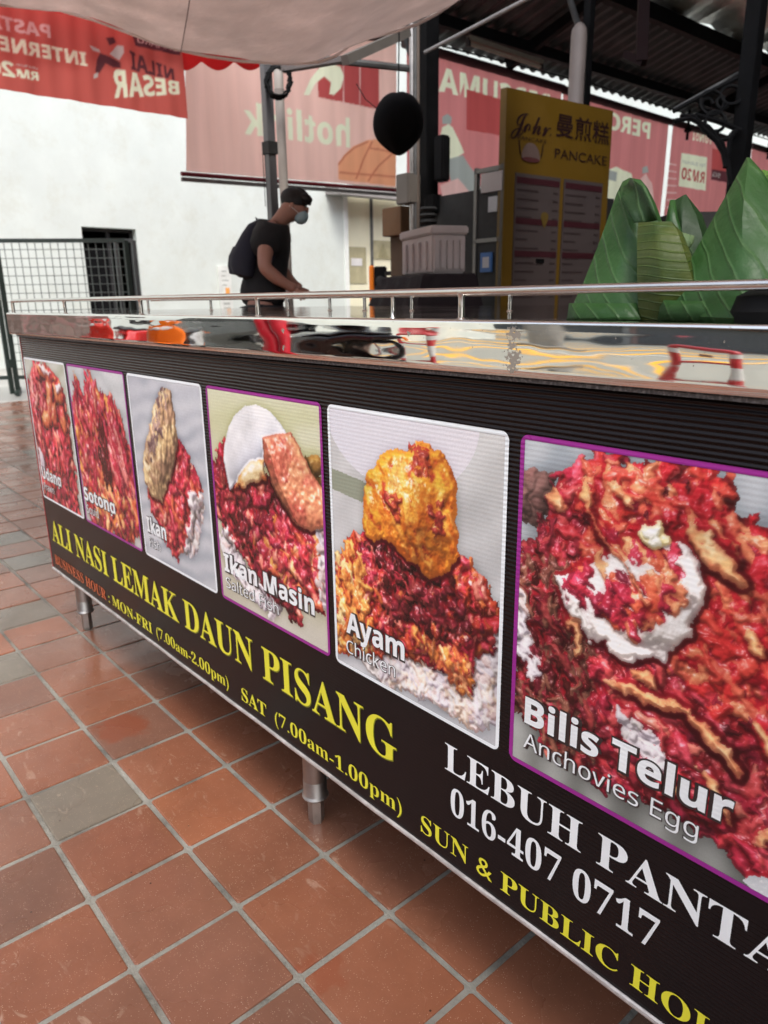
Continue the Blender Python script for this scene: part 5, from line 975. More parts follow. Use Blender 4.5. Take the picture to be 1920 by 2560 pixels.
# cable coil
cc = thing('cable_coil', 'coil of black cable hanging at the top of the canopy pole', 'cable', tuple(atd(603, 175, 4.4))); g = MB()
for k in range(7):
    a = [atd(602 + random.uniform(-3, 3) + (26 + random.uniform(-5, 4)) * math.cos(t), 176 + random.uniform(-3, 3) * 0 + (30 + k * 1.5) * math.sin(t), 4.38 + k * .008) for t in np.linspace(0, 2 * PI, 28)]; g.tube(a, .006, 6, cap=False)
g.build('cable_loops', BLACK, cc, smooth=True)
g = MB(); g.tube([atd(590, 150, 4.4), atd(598, 143, 4.4), atd(606, 150, 4.4)], .008, 6); g.build('cable_tie', DKGREY, cc)
g = MB(); g.tube([atd(x, y, 4.4) for x, y in ((768, 178), (785, 205), (810, 228), (840, 238), (862, 232), (890, 210), (920, 196))], .0035, 5) if 0 else g.tube([atd(x, y, 4.9) for x, y in ((770, 181), (790, 215), (815, 235), (845, 239), (870, 225), (895, 200), (925, 190))], .0035, 5); tag(g.build('loose_wire', BLACK), 'thin loose dark wire sagging across the pink banner', 'wire')
# black hanging bundle
q = atd(861, 270, 4.3); bh = thing('hanging_bundle', 'round black cloth-covered bundle hanging in front of the black column', 'bundle', tuple(q)); g = MB(); rings = []
out = [(861, 205), (828, 212), (808, 238), (805, 275), (812, 300), (838, 320), (861, 334), (885, 322), (908, 300), (918, 262), (908, 228), (885, 210)]
zt, zb = atd(861, 205, 4.3).z, atd(861, 334, 4.3).z; prof_ = [(.006, 1), (.075, .97), (.12, .86), (.15, .68), (.155, .48), (.14, .30), (.085, .14), (.012, 0)]
for r, h in prof_: rings.append([(q.x + r * math.cos(2 * PI * k / 14) * (1 + .07 * math.sin(k * 2.3 + h * 3)), q.y + r * math.sin(2 * PI * k / 14) * (1 + .07 * math.sin(k * 1.7)), zb + (zt - zb) * h + .006 * math.sin(k * 2)) for k in range(14)])
g.loft(rings); g.build('cloth_cover', mat('black_cloth', (.005, .005, .006), .9, spec=.1), bh, smooth=True, sub=2); g = MB(); g.tube([(q.x, q.y, zt - .005), (q.x + .02, q.y, zt + .6)], .004, 6); g.build('hanging_cord', BLACK, bh)
# ---- pancake stall cabinet
d0 = ray(3000, 598); d0.z = 0; Us = d0.normalized(); Ps = atd(1095, 188, 4.3); O = Vector((Ps.x, Ps.y, 0)); Ns = Vector((Us.y, -Us.x, 0))
if Ns.dot(CAM - O) < 0: Ns = -Ns
def solve_u(px):
    a, b_ = 0, 4
    for _ in range(50):
        m_ = (a + b_) / 2
        if scr(O + Us * m_ + Vector((0, 0, 1.2)))[0] < px: a = m_
        else: b_ = m_
    return a
SW = solve_u(1301); pk = thing('pancake_stall', 'tall stall cabinet with a yellow sign above a dim menu board', 'stall cabinet', tuple(O + Us * SW / 2))
ztop = Ps.z; zs = atd(1095, 345, 4.3).z
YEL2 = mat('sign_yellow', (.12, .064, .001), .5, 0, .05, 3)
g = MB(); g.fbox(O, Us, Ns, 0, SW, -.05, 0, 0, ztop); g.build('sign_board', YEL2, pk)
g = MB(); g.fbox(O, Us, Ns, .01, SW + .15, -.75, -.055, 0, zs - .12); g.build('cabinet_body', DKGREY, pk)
def onS(off): return lambda x, y: tuple(O + Us * x + Ns * off + Vector((0, 0, y)))
def vS(py, u=0):      # height on the sign plane for pixel row py at the sign's left edge
    return atd(1095, py, 4.3).z
INKR = flat('sign_red', (.016, .002, .003), .5)
def stext(s, u0, u1, py, cap, style='sans', bold=.0, mt=INKR, name='sign_lettering', z=None):
    z0 = vS(py) if z is None else z; g = MB(); add_text(g, s, lambda x, y: tuple(O + Us * (u0 + x) + Ns * .004 + Vector((0, 0, z0 + y))), u1 - u0, cap, bold, style); g.build(name, mt, pk)
px1 = (ztop - zs) / 157
stext('John', SW * .04, SW * .40, 274, .115, 'script', .006); stext('曼煎糕', SW * .44, SW * .97, 265, .098, bold=.008); stext('PANCAKE', SW * .44, SW * .96, 318, .055, bold=.0); stext('PANCAKE', SW * .1, SW * .36, 290, .02)
g = MB(); g.add([onS(.004)(SW * .22 + .085 * math.cos(a) * (1 if math.sin(a) > 0 else 1), vS(328) + max(0, math.sin(a)) * .09) for a in np.linspace(0, 2 * PI, 25)[:-1]], [tuple(range(24))]); g.build('pancake_picture', flat('print_brown', (.12, .08, .07), .5), pk)
g = MB(); g.add([onS(.0055)(SW * .22 + .082 * math.cos(a), vS(330) + .014 * math.sin(a)) for a in np.linspace(0, 2 * PI, 25)[:-1]], [tuple(range(24))]); g.build('pancake_base', flat('print_dk', (.08, .02, .02), .5), pk)
for s_ in (-1, 1): g = MB(); g.add([onS(.005)(SW * .22 + s_ * x, vS(y_)) for x, y_ in ((.105, 292), (.115, 292), (.10, 322), (.09, 322))], [(0, 1, 2, 3)]); g.build('ribbon_print', INKR, pk)
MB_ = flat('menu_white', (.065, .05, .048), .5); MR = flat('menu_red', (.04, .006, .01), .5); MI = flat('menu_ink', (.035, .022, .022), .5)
for ci, (ua, ub) in enumerate(((.09, .50), (.54, .93))):
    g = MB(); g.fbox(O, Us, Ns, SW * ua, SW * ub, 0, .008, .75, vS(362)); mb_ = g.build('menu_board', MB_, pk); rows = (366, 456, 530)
    for r in rows:
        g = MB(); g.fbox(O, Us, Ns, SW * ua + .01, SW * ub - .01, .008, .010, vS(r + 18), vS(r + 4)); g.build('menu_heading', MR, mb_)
        g = MB(); z = vS(r + 30)
        for k in range(4 if r != 530 else 5):
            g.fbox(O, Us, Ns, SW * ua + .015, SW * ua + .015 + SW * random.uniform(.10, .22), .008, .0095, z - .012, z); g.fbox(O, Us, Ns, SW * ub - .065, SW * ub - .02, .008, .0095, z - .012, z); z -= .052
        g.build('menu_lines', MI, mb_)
g = MB(); g.fbox(O, Us, Ns, SW * .30, SW * .37, .008, .016, vS(562), vS(552)); g.build('board_clip', BLACK, pk)
g = MB(); g.add([onS(.0125)(SW * .36 + .03 * math.cos(a) + .012 * math.sin(2 * a), vS(462) + .05 * math.sin(a)) for a in np.linspace(0, 2 * PI, 17)[:-1]], [tuple(range(16))]); g.build('food_print', flat('food_yellow', (.11, .07, .012), .5), pk)
# glass cabinet to its left: side face runs away from the sign's left edge
Ug = -Ns; lg = .1
while scr(O + Ug * lg + Vector((0, 0, 1.5)))[0] > 1022 and lg < 2: lg += .01
Ng = -Us
zc = atd(1092, 343, 4.3).z; gc = thing('glass_cabinet', 'narrow aluminium glass cabinet with papers taped on, left of the yellow sign', 'cabinet', tuple(O + Ug * lg / 2)); ALU = mat('aluminium', (.18, .17, .16), .4, .7, .1, 5)
for u in (0.0, lg - .03):
    for n_ in (-.03, -.5): g = MB(); g.fbox(O, Ug, Ng, u + .005, u + .03, n_, n_ + .03, 0, zc); g.build('corner_post', ALU, gc)
for z, nm in ((zc - .02, 'top_rail'), (atd(1060, 455 + 60, 4.5).z, 'shelf_rail'), (.9, 'bottom_rail')):
    g = MB(); g.fbox(O, Ug, Ng, .005, lg, -.03, .0, z - .012, z + .012); g.build(nm, ALU, gc); g = MB(); g.fbox(O, Ug, Ng, .03, lg - .03, -.48, -.03, z - .006, z); g.build('shelf', ALU, gc)
g = MB(); g.fbox(O, Ug, Ng, .005, lg, -.5, -.49, 0, zc); g.build('back_sheet', DKGREY, gc)
GL = bpy.data.materials.new('thin_glass'); GL.use_nodes = True; P(GL).inputs['Base Color'].default_value = (.9, .95, .93, 1); P(GL).inputs['Roughness'].default_value = .05; P(GL).inputs['Alpha'].default_value = .12
g = MB(); g.fbox(O, Ug, Ng, .03, lg - .03, -.018, -.014, .9, zc - .03); g.build('glass_pane', GL, gc)
def paper(label, a, b_, mt, nm='notice_paper', off=.004):
    q1 = atd(a[0], a[1], 4.4); q2 = atd(b_[0], b_[1], 4.5)
    u_a = lg * (1092 - b_[0]) / 70; u_b = lg * (1092 - a[0]) / 70; g = MB(); g.fbox(O, Ug, Ng, u_a, u_b, -.012, off, q2.z, q1.z); return g.build(nm, mt, gc)
paper('', (1040, 366), (1088, 412), flat('paper_warm', (.42, .38, .37), .7)); paper('', (1058, 418), (1078, 455), flat('paper_white', (.45, .46, .48), .6))
pb = paper('', (1042, 540), (1068, 585), flat('card_blue', (.04, .13, .35), .5), 'blue_card'); q1 = atd(1049, 550, 4.45)
g = MB(); g.fbox(O, Ug, Ng, lg * (1092 - 1063) / 70, lg * (1092 - 1048) / 70, .004, .006, atd(1056, 575, 4.45).z, atd(1056, 551, 4.45).z); g.build('card_window', flat('card_pale', (.5, .5, .52), .6), pb)
g = MB(); c_ = O + Ug * lg * .55 - Ng * .12; g.lathe((c_.x, c_.y, atd(1060, 514, 4.5).z), [(.035, 0), (.042, .02), (.045, .12), (.038, .125)], 16); tag(g.build('steel_cup', STEEL_DULL, smooth=True), 'pale metal cup on the shelf inside the glass cabinet', 'cup')
g = MB(); c_ = O + Ug * lg * .5 - Ng * .15; g.box(c_.x - .05, c_.x + .05, c_.y - .05, c_.y + .05, .915, 1.02); tag(g.build('red_tin', mat('dull_red', (.2, .03, .03), .5), bevel=.008), 'dull red tin low in the glass cabinet', 'tin')
# orange and black bollard post, speaker-like black box
q = atd(803, 615, 6.2); ob = thing('orange_post', 'slim bright orange safety post before the cream gate', 'post', (q.x, q.y, 0)); g = MB(); zt = atd(803, 574, 6.2).z; g.lathe((q.x, q.y, .03), [(.021, 0), (.021, zt - .04), (.012, zt - .03)], 14); g.build('post_shaft', mat('safety_orange', (.9, .22, .01), .5, 0, .03), ob, smooth=True); g = MB(); g.lathe((q.x, q.y, 0), [(.14, 0), (.14, .02), (.05, .05)], 16); g.build('post_base', BLACK, ob)
q = atd(821, 600, 6.5); sb_ = thing('black_speaker', 'black upright speaker box beside the orange post', 'speaker', (q.x, q.y, 0)); zt = atd(821, 576, 6.5).z; g = MB(); g.fbox(Vector((q.x, q.y, 0)), U1, N1, -.055, .06, -.1, .05, .8, zt); g.build('box_body', BLACK, sb_, bevel=.01)
g = MB(); c_ = Vector((q.x, q.y, zt - .12)) + N1 * .05; g.lathe(c_, [(.03, 0), (.04, .004), (.032, .008)], 16, ax=N1); g.build('cone_ring', DKGREY, sb_); g = MB(); g.fbox(Vector((q.x, q.y, 0)), U1, N1, -.02, .02, -.05, -.01, 0, .8); g.fbox(Vector((q.x, q.y, 0)), U1, N1, -.12, .12, -.15, .09, 0, .02); g.build('stand', BLACK, sb_)
q = atd(848, 590, 5.6); sc_ = thing('scale_platform', 'flat dark weighing scale on a stand left of the foam box', 'scale', (q.x, q.y, 0)); g = MB(); g.fbox(Vector((q.x, q.y, 0)), U1, N1, -.06, .16, -.1, .1, q.z - .015, q.z + .012); g.build('scale_plate', DKGREY, sc_, bevel=.004); g = MB(); g.fbox(Vector((q.x, q.y, 0)), U1, N1, .0, .1, -.05, .05, .0, q.z - .015); g.build('scale_stand', BLACK, sc_)
g = MB(); g.fbox(Vector((q.x, q.y, 0)), U1, N1, .0, .07, .05, .058, q.z - .05, q.z - .02); g.build('display', flat('display', (.25, .3, .32), .3), sc_)
# dark counter appliance right behind the leaf packets
q = atd(1490, 480, 3.6); g = MB(); g.fbox(Vector((q.x, q.y, 0)), U1, N1, -.12, .13, -.2, .1, 0, atd(1490, 462, 3.6).z); tag(g.build('dark_cooler', DKGREY, bevel=.02), 'dark upright cooler behind the short leaf packet', 'cooler')
# ---- mesh barrier at the left
f_ = at(40, 850, 2, 0); b0 = Vector((f_.x, f_.y, 0)); dpt = (b0 - CAM).dot(fw); b1 = atd(283, 640, dpt - .1); b1.z = 0; b0 = b0 + (b0 - b1).normalized() * .0
zt = None; t_ = thing('mesh_barrier', 'dark green wire mesh barrier standing before the doorway', 'barrier', (b0.x, b0.y, 0)); GRN = mat('barrier_green', (.012, .022, .017), .5, 0, .2)
Hh = 1.80; up_ = Vector((0, 0, 1)); db = (b1 - b0).normalized(); Lb = (b1 - b0).length; b2 = b0
for s in (0, Lb): g = MB(); c = b0 + db * s; g.bar(c, c + up_ * Hh, .05); g.build('upright', GRN, t_)
g = MB(); g.bar(b0 + up_ * Hh, b1 + up_ * Hh, .045); g.build('top_bar', GRN, t_); g = MB(); g.bar(b0 + up_ * .2, b1 + up_ * .2, .045); g.build('bottom_bar', GRN, t_)
g = MB(); n = int(Lb / .085)
for k in range(1, n): c = b0 + db * (Lb * k / n); g.bar(c + up_ * .2, c + up_ * Hh, .008)
for k in range(1, int(1.6 / .10)): g.bar(b0 + up_ * (.2 + .1 * k), b1 + up_ * (.2 + .1 * k), .008)
g.build('wire_grid', mat('wire', (.10, .12, .11), .5), t_, kind='stuff')
for s in (0, Lb): g = MB(); c = b0 + db * s; g.bar(c + Vector((-.3, .1, .03)), c + Vector((.3, -.1, .03)), .05, .04); g.build('foot', GRN, t_)
g = MB(); c = b0 - db * .03; g.bar(c + up_ * .32, c + up_ * .42, .09); g.build('latch', GRN, t_)
b3 = b0 - db * 1.9 + Vector((.1, .0, 0)); t2 = thing('mesh_barrier', 'second wire mesh barrier panel at the left picture edge', 'barrier', tuple(b3)); e = b0 - db * .07
g = MB(); g.bar(b3 + up_ * Hh, e + up_ * Hh, .045); g.build('top_bar', GRN, t2); g = MB(); g.bar(b3 + up_ * .2, e + up_ * .2, .045); g.build('bottom_bar', GRN, t2)
for c in (b3, e): g = MB(); g.bar(c, c + up_ * Hh, .05); g.build('upright', GRN, t2)
# dark frame inside the doorway side
c = atd(262, 640, dpt + .4); c.z = 0; g = MB(); g.bar(c, c + up_ * 1.84, .04); g.bar(c + up_ * 1.84, c + up_ * 1.84 + db * .22, .04); g.bar(c + db * .22, c + db * .22 + up_ * 1.84, .05); tag(g.build('narrow_gate_frame', mat('gate_frame', (.05, .055, .055), .5)), 'narrow dark metal gate frame right of the mesh barrier', 'gate')

# canopy added right of the counter, out of view, to shade the hall side
n2 = thing('shade_canopy', 'plain fabric canopy added out of view on the right to shade the hall', 'canopy', (4, 1.5, 2.6)); rings = []
for j in range(9): X = .95 + j * .9; rings.append([(X, y, 2.62 - .1 * math.sin(PI * j / 8) + .05 * math.sin(y * 2 + X)) for y in np.linspace(-2.2, 4.5, 12)])
g = MB(); g.loft(rings, cap=False, closed=False); g.build('fabric', mat('opaque_canopy', (.3, .26, .25), .9), n2, smooth=True, solid=.002)
for x, y in ((1, -2.2), (8.1, -2.2), (8.1, 4.5)): g = MB(); g.bar((x, y, 0), (x, y, 2.6), .05); g.build('pole', GREY, n2)

ns_ = thing('shade_stall', 'grey shuttered stall box added out of view right of the counter to block light', 'stall', (3.5, 2.9, 0)); g = MB(); g.box(1.3, 7.5, 2.5, 3.6, 0, 2.5); g.build('blocker_body', DKGREY, ns_)  # unseen box, added to keep light from the right off the yellow sign
for k in range(16): g = MB(); g.box(1.35, 7.45, 2.47, 2.5, .1 + k * .15, .23 + k * .15); g.build('blocker_slat', GREY, ns_)

hw = thing('shade_wall', 'plain grey wall added out of view around the market hall to block light', 'wall', (9.3, 12, 0)); g = MB(); g.box(9.0, 9.3, 2.6, 27, 0, 10); g.box(-6.5, 9.0, 26.7, 27, 0, 10); g.build('wall', mat('shade_wall_grey', (.16, .155, .15), .9), hw)  # unseen walls added to cut low sky light inside the hall
# ================================================================== PERSON
def ev(o):
    with bpy.context.temp_override(scene=TMP, view_layer=TMP.view_layers[0]):
        dg = bpy.context.evaluated_depsgraph_get(); return bpy.data.meshes.new_from_object(o.evaluated_get(dg))
def skin(name, pts, edges, rad, mat_, parent, root=0, sub=2, flatten=None):
    me = bpy.data.meshes.new(name); o0 = wloc(parent) if parent else Vector((0, 0, 0))
    me.from_pydata([tuple(Vector(p) - o0) for p in pts], edges, []); o = bpy.data.objects.new(name, me); TMP.collection.objects.link(o)
    md = o.modifiers.new('s', 'SKIN'); md.use_smooth_shade = True
    for i, r in enumerate(rad):
        v = me.skin_vertices[0].data[i]; v.radius = r if hasattr(r, '__len__') else (r, r); v.use_root = (i == root)
    ms = o.modifiers.new('d', 'SUBSURF'); ms.levels = sub; ms.render_levels = sub
    m2 = ev(o); o.modifiers.clear(); o.data = m2; TMP.collection.objects.unlink(o); COL.objects.link(o); bpy.data.meshes.remove(me); m2.name = name
    m2.materials.clear(); m2.materials.append(mat_); m2.polygons.foreach_set('use_smooth', [True] * len(m2.polygons))
    if parent: o.parent = parent
    WL[o.name] = o0; return o
DP = 4.15
def pj(x, y, d=0): return atd(x, y, DP + d)
SKIN = mat('skin', (.36, .18, .13), .5, 0, .06, 12, .1, 80, .001); HAIR = mat('hair', (.006, .005, .005), .6, 0, .3, 40, .6, 120, .004, stretch=(1, 1, .3)); SHIRT = mat('black_tshirt', (.008, .008, .009), .85, 0, .2, 9, .5, 30, .01); TROU = mat('dark_trousers', (.018, .018, .022), .85, 0, .2, 8, .5, 30, .01)
pc = pj(565, 660); pr = thing('person', 'person bending over in black T-shirt and blue face mask, one arm reaching down', 'person', (pc.x, pc.y, 0))
hip = pj(566, 668); F = U1
foot = Vector((hip.x, hip.y, 0)); side = N1
J = [hip, pj(566, 630), pj(572, 575), pj(583, 515), pj(598, 487, .0), pj(613, 468), pj(633, 448)]          # pelvis .. neck .. head centre
R_ = [(.08, .06), (.10, .08), (.11, .085), (.12, .08), (.050, .050), (.047, .048), (.070, .062)]
J += [pj(644, 432)]; R_ += [(.072, .064)]
J += [pj(646, 470)]; R_ += [(.043, .04)]                                                                # jaw
ed = [(0, 1), (1, 2), (2, 3), (3, 4), (4, 5), (5, 6), (6, 7), (6, 8)]
# near arm
a0 = len(J); J += [pj(580, 512, -.15), pj(573, 540, -.19), pj(571, 578, -.2), pj(596, 600, -.17), pj(624, 618, -.14), pj(640, 626, -.13)]; R_ += [.05, .046, .041, .038, .026, (.036, .018)]
ed += [(3, a0)] + [(a0 + k, a0 + k + 1) for k in range(5)]
# far arm
b0_ = len(J); J += [pj(592, 512, .16), pj(600, 545, .19), pj(606, 580, .2), pj(625, 605, .16), pj(640, 618, .12), pj(650, 624, .1)]; R_ += [.05, .046, .041, .036, .026, (.034, .018)]
ed += [(3, b0_)] + [(b0_ + k, b0_ + k + 1) for k in range(5)]
# legs
for s in (-1, 1):
    k = len(J); q = hip + N1 * .09 * s; J += [q + Vector((0, 0, -.08)), Vector((q.x, q.y, .50)) + F * .04, Vector((q.x, q.y, .10)) - F * .02, Vector((q.x, q.y, .04)) + F * .1]; R_ += [.05, .045, .035, (.035, .03)]
    ed += [(0, k), (k, k + 1), (k + 1, k + 2), (k + 2, k + 3)]
body = skin('body', J, ed, R_, SKIN, pr)
# fingers: each its own short chain rooted in the palm
for hand, base, tips in (('near', pj(638, 626, -.13), [((652, 630), (660, 636), .0), ((654, 634), (663, 643), -.012), ((651, 637), (658, 648), -.024), ((647, 639), (651, 650), -.034)]), ('far', pj(648, 623, .1), [((660, 626), (668, 630), .02), ((661, 628), (671, 634), .01), ((660, 630), (669, 638), 0), ((657, 632), (664, 641), -.01)])):
    dd = -.13 if hand == 'near' else .1
    for (m1, m2, o_) in tips: skin('finger', [base, pj(m1[0], m1[1], dd + o_), pj((m1[0] + m2[0]) / 2 + 1, (m1[1] + m2[1]) / 2, dd + o_), pj(m2[0], m2[1], dd + o_)], [(0, 1), (1, 2), (2, 3)], [.011, .0095, .0085, .0065], SKIN, body, sub=1)
    th_ = pj(642 if hand == 'near' else 652, 631, dd - .03); skin('thumb', [base, th_, pj(646 if hand == 'near' else 655, 638, dd - .045)], [(0, 1), (1, 2)], [.013, .011, .008], SKIN, body, sub=1)
# t-shirt, trousers
k = [pj(566, 672), pj(568, 618), pj(573, 575), pj(584, 515), pj(594, 494)]; pts = k + [pj(580, 510, -.15), pj(572, 548, -.195), pj(592, 510, .16), pj(601, 548, .195)]
skin('t_shirt', pts, [(0, 1), (1, 2), (2, 3), (3, 4), (3, 5), (5, 6), (3, 7), (7, 8)], [(.15, .125), (.14, .115), (.128, .115), (.126, .12), (.075, .072), (.10, .10), (.074, .074), (.10, .10), (.074, .074)], SHIRT, pr)
pts = [hip + Vector((0, 0, .04)), hip]; ed = [(0, 1)]; rr2 = [(.19, .15), (.20, .16)]
for s in (-1, 1):
    q = hip + N1 * .09 * s; n = len(pts); pts += [q + Vector((0, 0, -.1)), Vector((q.x, q.y, .5)) + F * .04, Vector((q.x, q.y, .12)) - F * .02]; ed += [(1, n), (n, n + 1), (n + 1, n + 2)]; rr2 += [.12, .09, .07]
skin('trousers', pts, ed, rr2, TROU, pr)
for s in (-1, 1): q = hip + N1 * .09 * s; skin('shoe', [Vector((q.x, q.y, .05)) - F * .07, Vector((q.x, q.y, .045)) + F * .05, Vector((q.x, q.y, .035)) + F * .16], [(0, 1), (1, 2)], [(.05, .045), (.052, .042), (.042, .03)], DKGREY, pr)
# face details
hc = pj(640, 442); Up = (pj(640, 420) - hc).normalized(); Fd = (F * .92 - Up * .38).normalized(); Uh = (Up * .92 + F * .38).normalized()
def ell(c, ax, rad, nu=18, nv=10, jit=0, keep=None):
    g = MB(); rings = []; rad = [q * .80 for q in rad]
    for j in range(nv + 1):
        t = PI * j / nv; r = []
        for i in range(nu):
            p = 2 * PI * i / nu; k_ = 1 + (random.uniform(-jit, jit) if 0 < j < nv else 0); r.append(tuple(c + ax[0] * rad[0] * math.sin(t) * math.cos(p) * k_ + ax[1] * rad[1] * math.sin(t) * math.sin(p) * k_ + ax[2] * rad[2] * math.cos(t) * k_))
        rings.append(r)
    g.loft(rings); return g
AX = (Fd, N1, Uh); Fs, Ns2, Uv = Fd * .80, N1 * .80, Uh * .80
g = ell(hc + Uv * .028 - Fs * .028, AX, (.100, .090, .083), 22, 12, .03); hr = g.build('hair', HAIR, pr, smooth=True)
g = ell(hc + Uv * .060 + Fs * .034, AX, (.062, .076, .040), 20, 10, .05); g.build('fringe', HAIR, hr, smooth=True)
g = MB(); rr3 = random.Random(5)
for k in range(150):          # short spiky locks over the crown, fringe falling forward
    t = rr3.uniform(.0, 1.5); p = rr3.uniform(0, 2 * PI); n_ = (Fd * (math.sin(t) * math.cos(p)) + N1 * (math.sin(t) * math.sin(p)) + Uh * math.cos(t)); b_ = hc + Uv * .026 - Fs * .026 + Fs * n_.dot(Fd) * .094 + Ns2 * n_.dot(N1) * .084 + Uv * n_.dot(Uh) * .078
    g.tube([b_, b_ + n_ * .010 + Fs * .006, b_ + n_ * .013 + Fs * .016 - Uv * .006], [.008, .006, .001], 4)
g.build('hair_locks', HAIR, hr, smooth=True)
g = ell(hc - Fs * .018 - Uv * .03 + Ns2 * .080, AX, (.018, .008, .030), 12, 8); g.build('ear', SKIN, pr, smooth=True)
g = ell(hc - Fs * .018 - Uv * .03 - Ns2 * .080, AX, (.018, .008, .030), 12, 8); g.build('ear', SKIN, pr, smooth=True)
for s in (-1, 1): g = ell(hc + Fs * .086 - Uv * .018 + Ns2 * .032 * s, AX, (.008, .013, .006), 10, 6); g.build('eye', flat('eye', (.02, .015, .012), .3), pr, smooth=True)
g = ell(hc + Fs * .080 - Uv * .018, AX, (.020, .024, .034), 12, 8); g.build('nose', SKIN, pr, smooth=True)
g = ell(hc + Fs * .066 - Uv * .068, AX, (.050, .058, .054), 22, 12); mk = g.build('face_mask', mat('mask_blue', (.30, .42, .45), .8, 0, .05, 12), pr, smooth=True)
g = MB(); 
for s in (-1, 1): g.tube([hc + Fs * .05 - Uv * .055 + Ns2 * .060 * s, hc + Fs * .01 - Uv * .04 + Ns2 * .084 * s, hc - Fs * .03 - Uv * .03 + Ns2 * .086 * s], .0018, 5)
g.build('ear_loops', WHITE, mk)
# backpack: worn on the back, its own object
bp_ = thing('backpack', 'dark navy rounded backpack worn by the bending person', 'backpack', tuple(pj(540, 560))); NAVY = mat('navy_fabric', (.013, .015, .028), .8, 0, .2, 8, .4, 40, .006)
rows = [((556, 478), (580, 482), .10), ((540, 486), (577, 500), .13), ((526, 506), (573, 520), .145), ((513, 530), (568, 545), .155), ((502, 552), (562, 565), .16), ((500, 572), (560, 585), .155), ((505, 590), (556, 600), .14), ((520, 600), (545, 604), .08)]
rings = []
for a, b_, w in rows:
    A, B = pj(*a), pj(*b_); c = (A + B) / 2; h = (B - A) / 2; n = 20; rings.append([tuple(c + h * (abs(math.cos(t)) ** .7 * (1 if math.cos(t) > 0 else -1)) + N1 * w * (abs(math.sin(t)) ** .7 * (1 if math.sin(t) > 0 else -1))) for t in np.linspace(0, 2 * PI, n + 1)[:-1]])
g = MB(); g.loft(rings); bk = g.build('pack_body', NAVY, bp_, smooth=True)
rings = [[tuple(Vector(p) - U1 * .012 + (Vector(p) - (Vector(r[0]) + Vector(r[10])) / 2) * -.35 - U1 * .03) for p in r] for r in rings[3:7]]
g = MB(); g.loft(rings); g.build('front_pocket', NAVY, bp_, smooth=True)
for s in (-1, 1): g = MB(); g.tube([pj(560, 490, .09 * s), pj(578, 484, .1 * s), pj(596, 497, .12 * s), pj(598, 530, .14 * s), pj(585, 560, .15 * s), pj(562, 585, .14 * s)], .016, 8); g.build('shoulder_strap', NAVY, bp_, smooth=True)
g = MB(); g.tube([pj(556, 482), pj(553, 470), pj(560, 476), pj(563, 484)], .006, 6); g.build('grab_handle', NAVY, bp_, smooth=True)
# ================================================================== STREET SIDE (seen in the steel band)
YLN = mat('road_yellow', (.80, .40, .015), .7, 0, .12, 6); WLN = mat('road_white', (.7, .7, .66), .7, 0, .1, 6)
def line(pts, w, name, mt, z=-.014):
    g = MB(); P_ = [Vector((x, y, z)) for x, y in pts]; L_, R2 = [], []
    for i, p in enumerate(P_):
        d = (P_[min(i + 1, len(P_) - 1)] - P_[max(i - 1, 0)]).normalized(); n = Vector((-d.y, d.x, 0)) * w / 2; L_.append(tuple(p + n)); R2.append(tuple(p - n))
    n = len(P_); g.add(L_ + R2, [(i, i + 1, n + i + 1, n + i) for i in range(n - 1)]); o = g.build(name, mt, road); return o
for k in range(9): line([(-24 + k * 2.6, -7.0), (-20.5 + k * 2.6, -15)], .5, 'hatch_line', YLN)
line([(-40, -6.3), (20, -6.3)], .14, 'edge_line', YLN); line([(-40, -15.6), (20, -15.6)], .16, 'edge_line', YLN, -.010); line([(-40, -17.2), (20, -17.2)], .14, 'edge_line', YLN)
line([(-40, -9.5), (20, -9.5)], .12, 'lane_line', WLN, -.006); line([(-26, -12), (-6, -12.2), (12, -11.6)], .2, 'cross_line', YLN, -.006)
WB = mat('barrier_white', (.6, .58, .55), .5, 0, .1)
def hoop(x, y, rz, label):
    t = thing('hoop_barrier', label, 'barrier', (0, 0, 0), 'hoop barriers along the kerb'); r = .048; w = .56; h = .82
    for s in (-1, 1):
        g = MB(); g.lathe((s * w / 2, 0, 0), [(r, 0), (r, h - .06)], 16); p = g.build('upright', REDP, t, smooth=True)
        for z in (.22, .62): g = MB(); g.lathe((s * w / 2, 0, z), [(r + .002, 0), (r + .002, .12)], 16); g.build('white_band', WB, p, smooth=True)
    g = MB(); g.tube([(-w / 2, 0, h - .06), (-w / 2 + .02, 0, h - .015), (-w / 2 + .07, 0, h), (w / 2 - .07, 0, h), (w / 2 - .02, 0, h - .015), (w / 2, 0, h - .06)], r, 14); g.build('top_bar', REDP, t, smooth=True)
    g = MB(); g.tube([(-w / 2, 0, .42), (w / 2, 0, .42)], r * .6, 10); g.build('cross_bar', REDP, t, smooth=True)
    t.location = (x, y, 0.01 - .02); t.rotation_euler = (0, 0, rz); return t
hp = hoop(-2.95, -4.6, .1, 'red and white hoop barrier mirrored at the right of the steel band')
h2 = copy_tree(hp); h2.location = (-6.3, -4.7, -.01); h2.rotation_euler = (0, 0, -.5); h2['label'] = 'red and white hoop barrier mirrored near the middle of the steel band'
g = MB(); g.box(-3.0, -2.88, -4.62, -4.6, .58, .66); g.tube([(-2.94, -4.61, .66), (-2.94, -4.61, .8)], .003, 5); tag(g.build('barrier_tag', mat('tag_brown', (.35, .2, .15), .6)), 'small brown tag hung from the hoop barrier', 'tag')
g = MB(); g.lathe((-9.4, -11.5, -.02), [(.42, 0), (.42, .12), (.17, .16), (.15, .2), (.15, 4.2)], 20); tag(g.build('lamp_post_base', mat('post_grey', (.2, .19, .17), .7), smooth=True), 'grey round post with a wide foot, mirrored in the steel band', 'post')
rp = thing('red_post', 'pair of plain red cylindrical posts mirrored in the steel band', 'post', (-5.25, -1.95, 0)); RP = mat('post_red', (.5, .006, .02), .5, 0, .1)
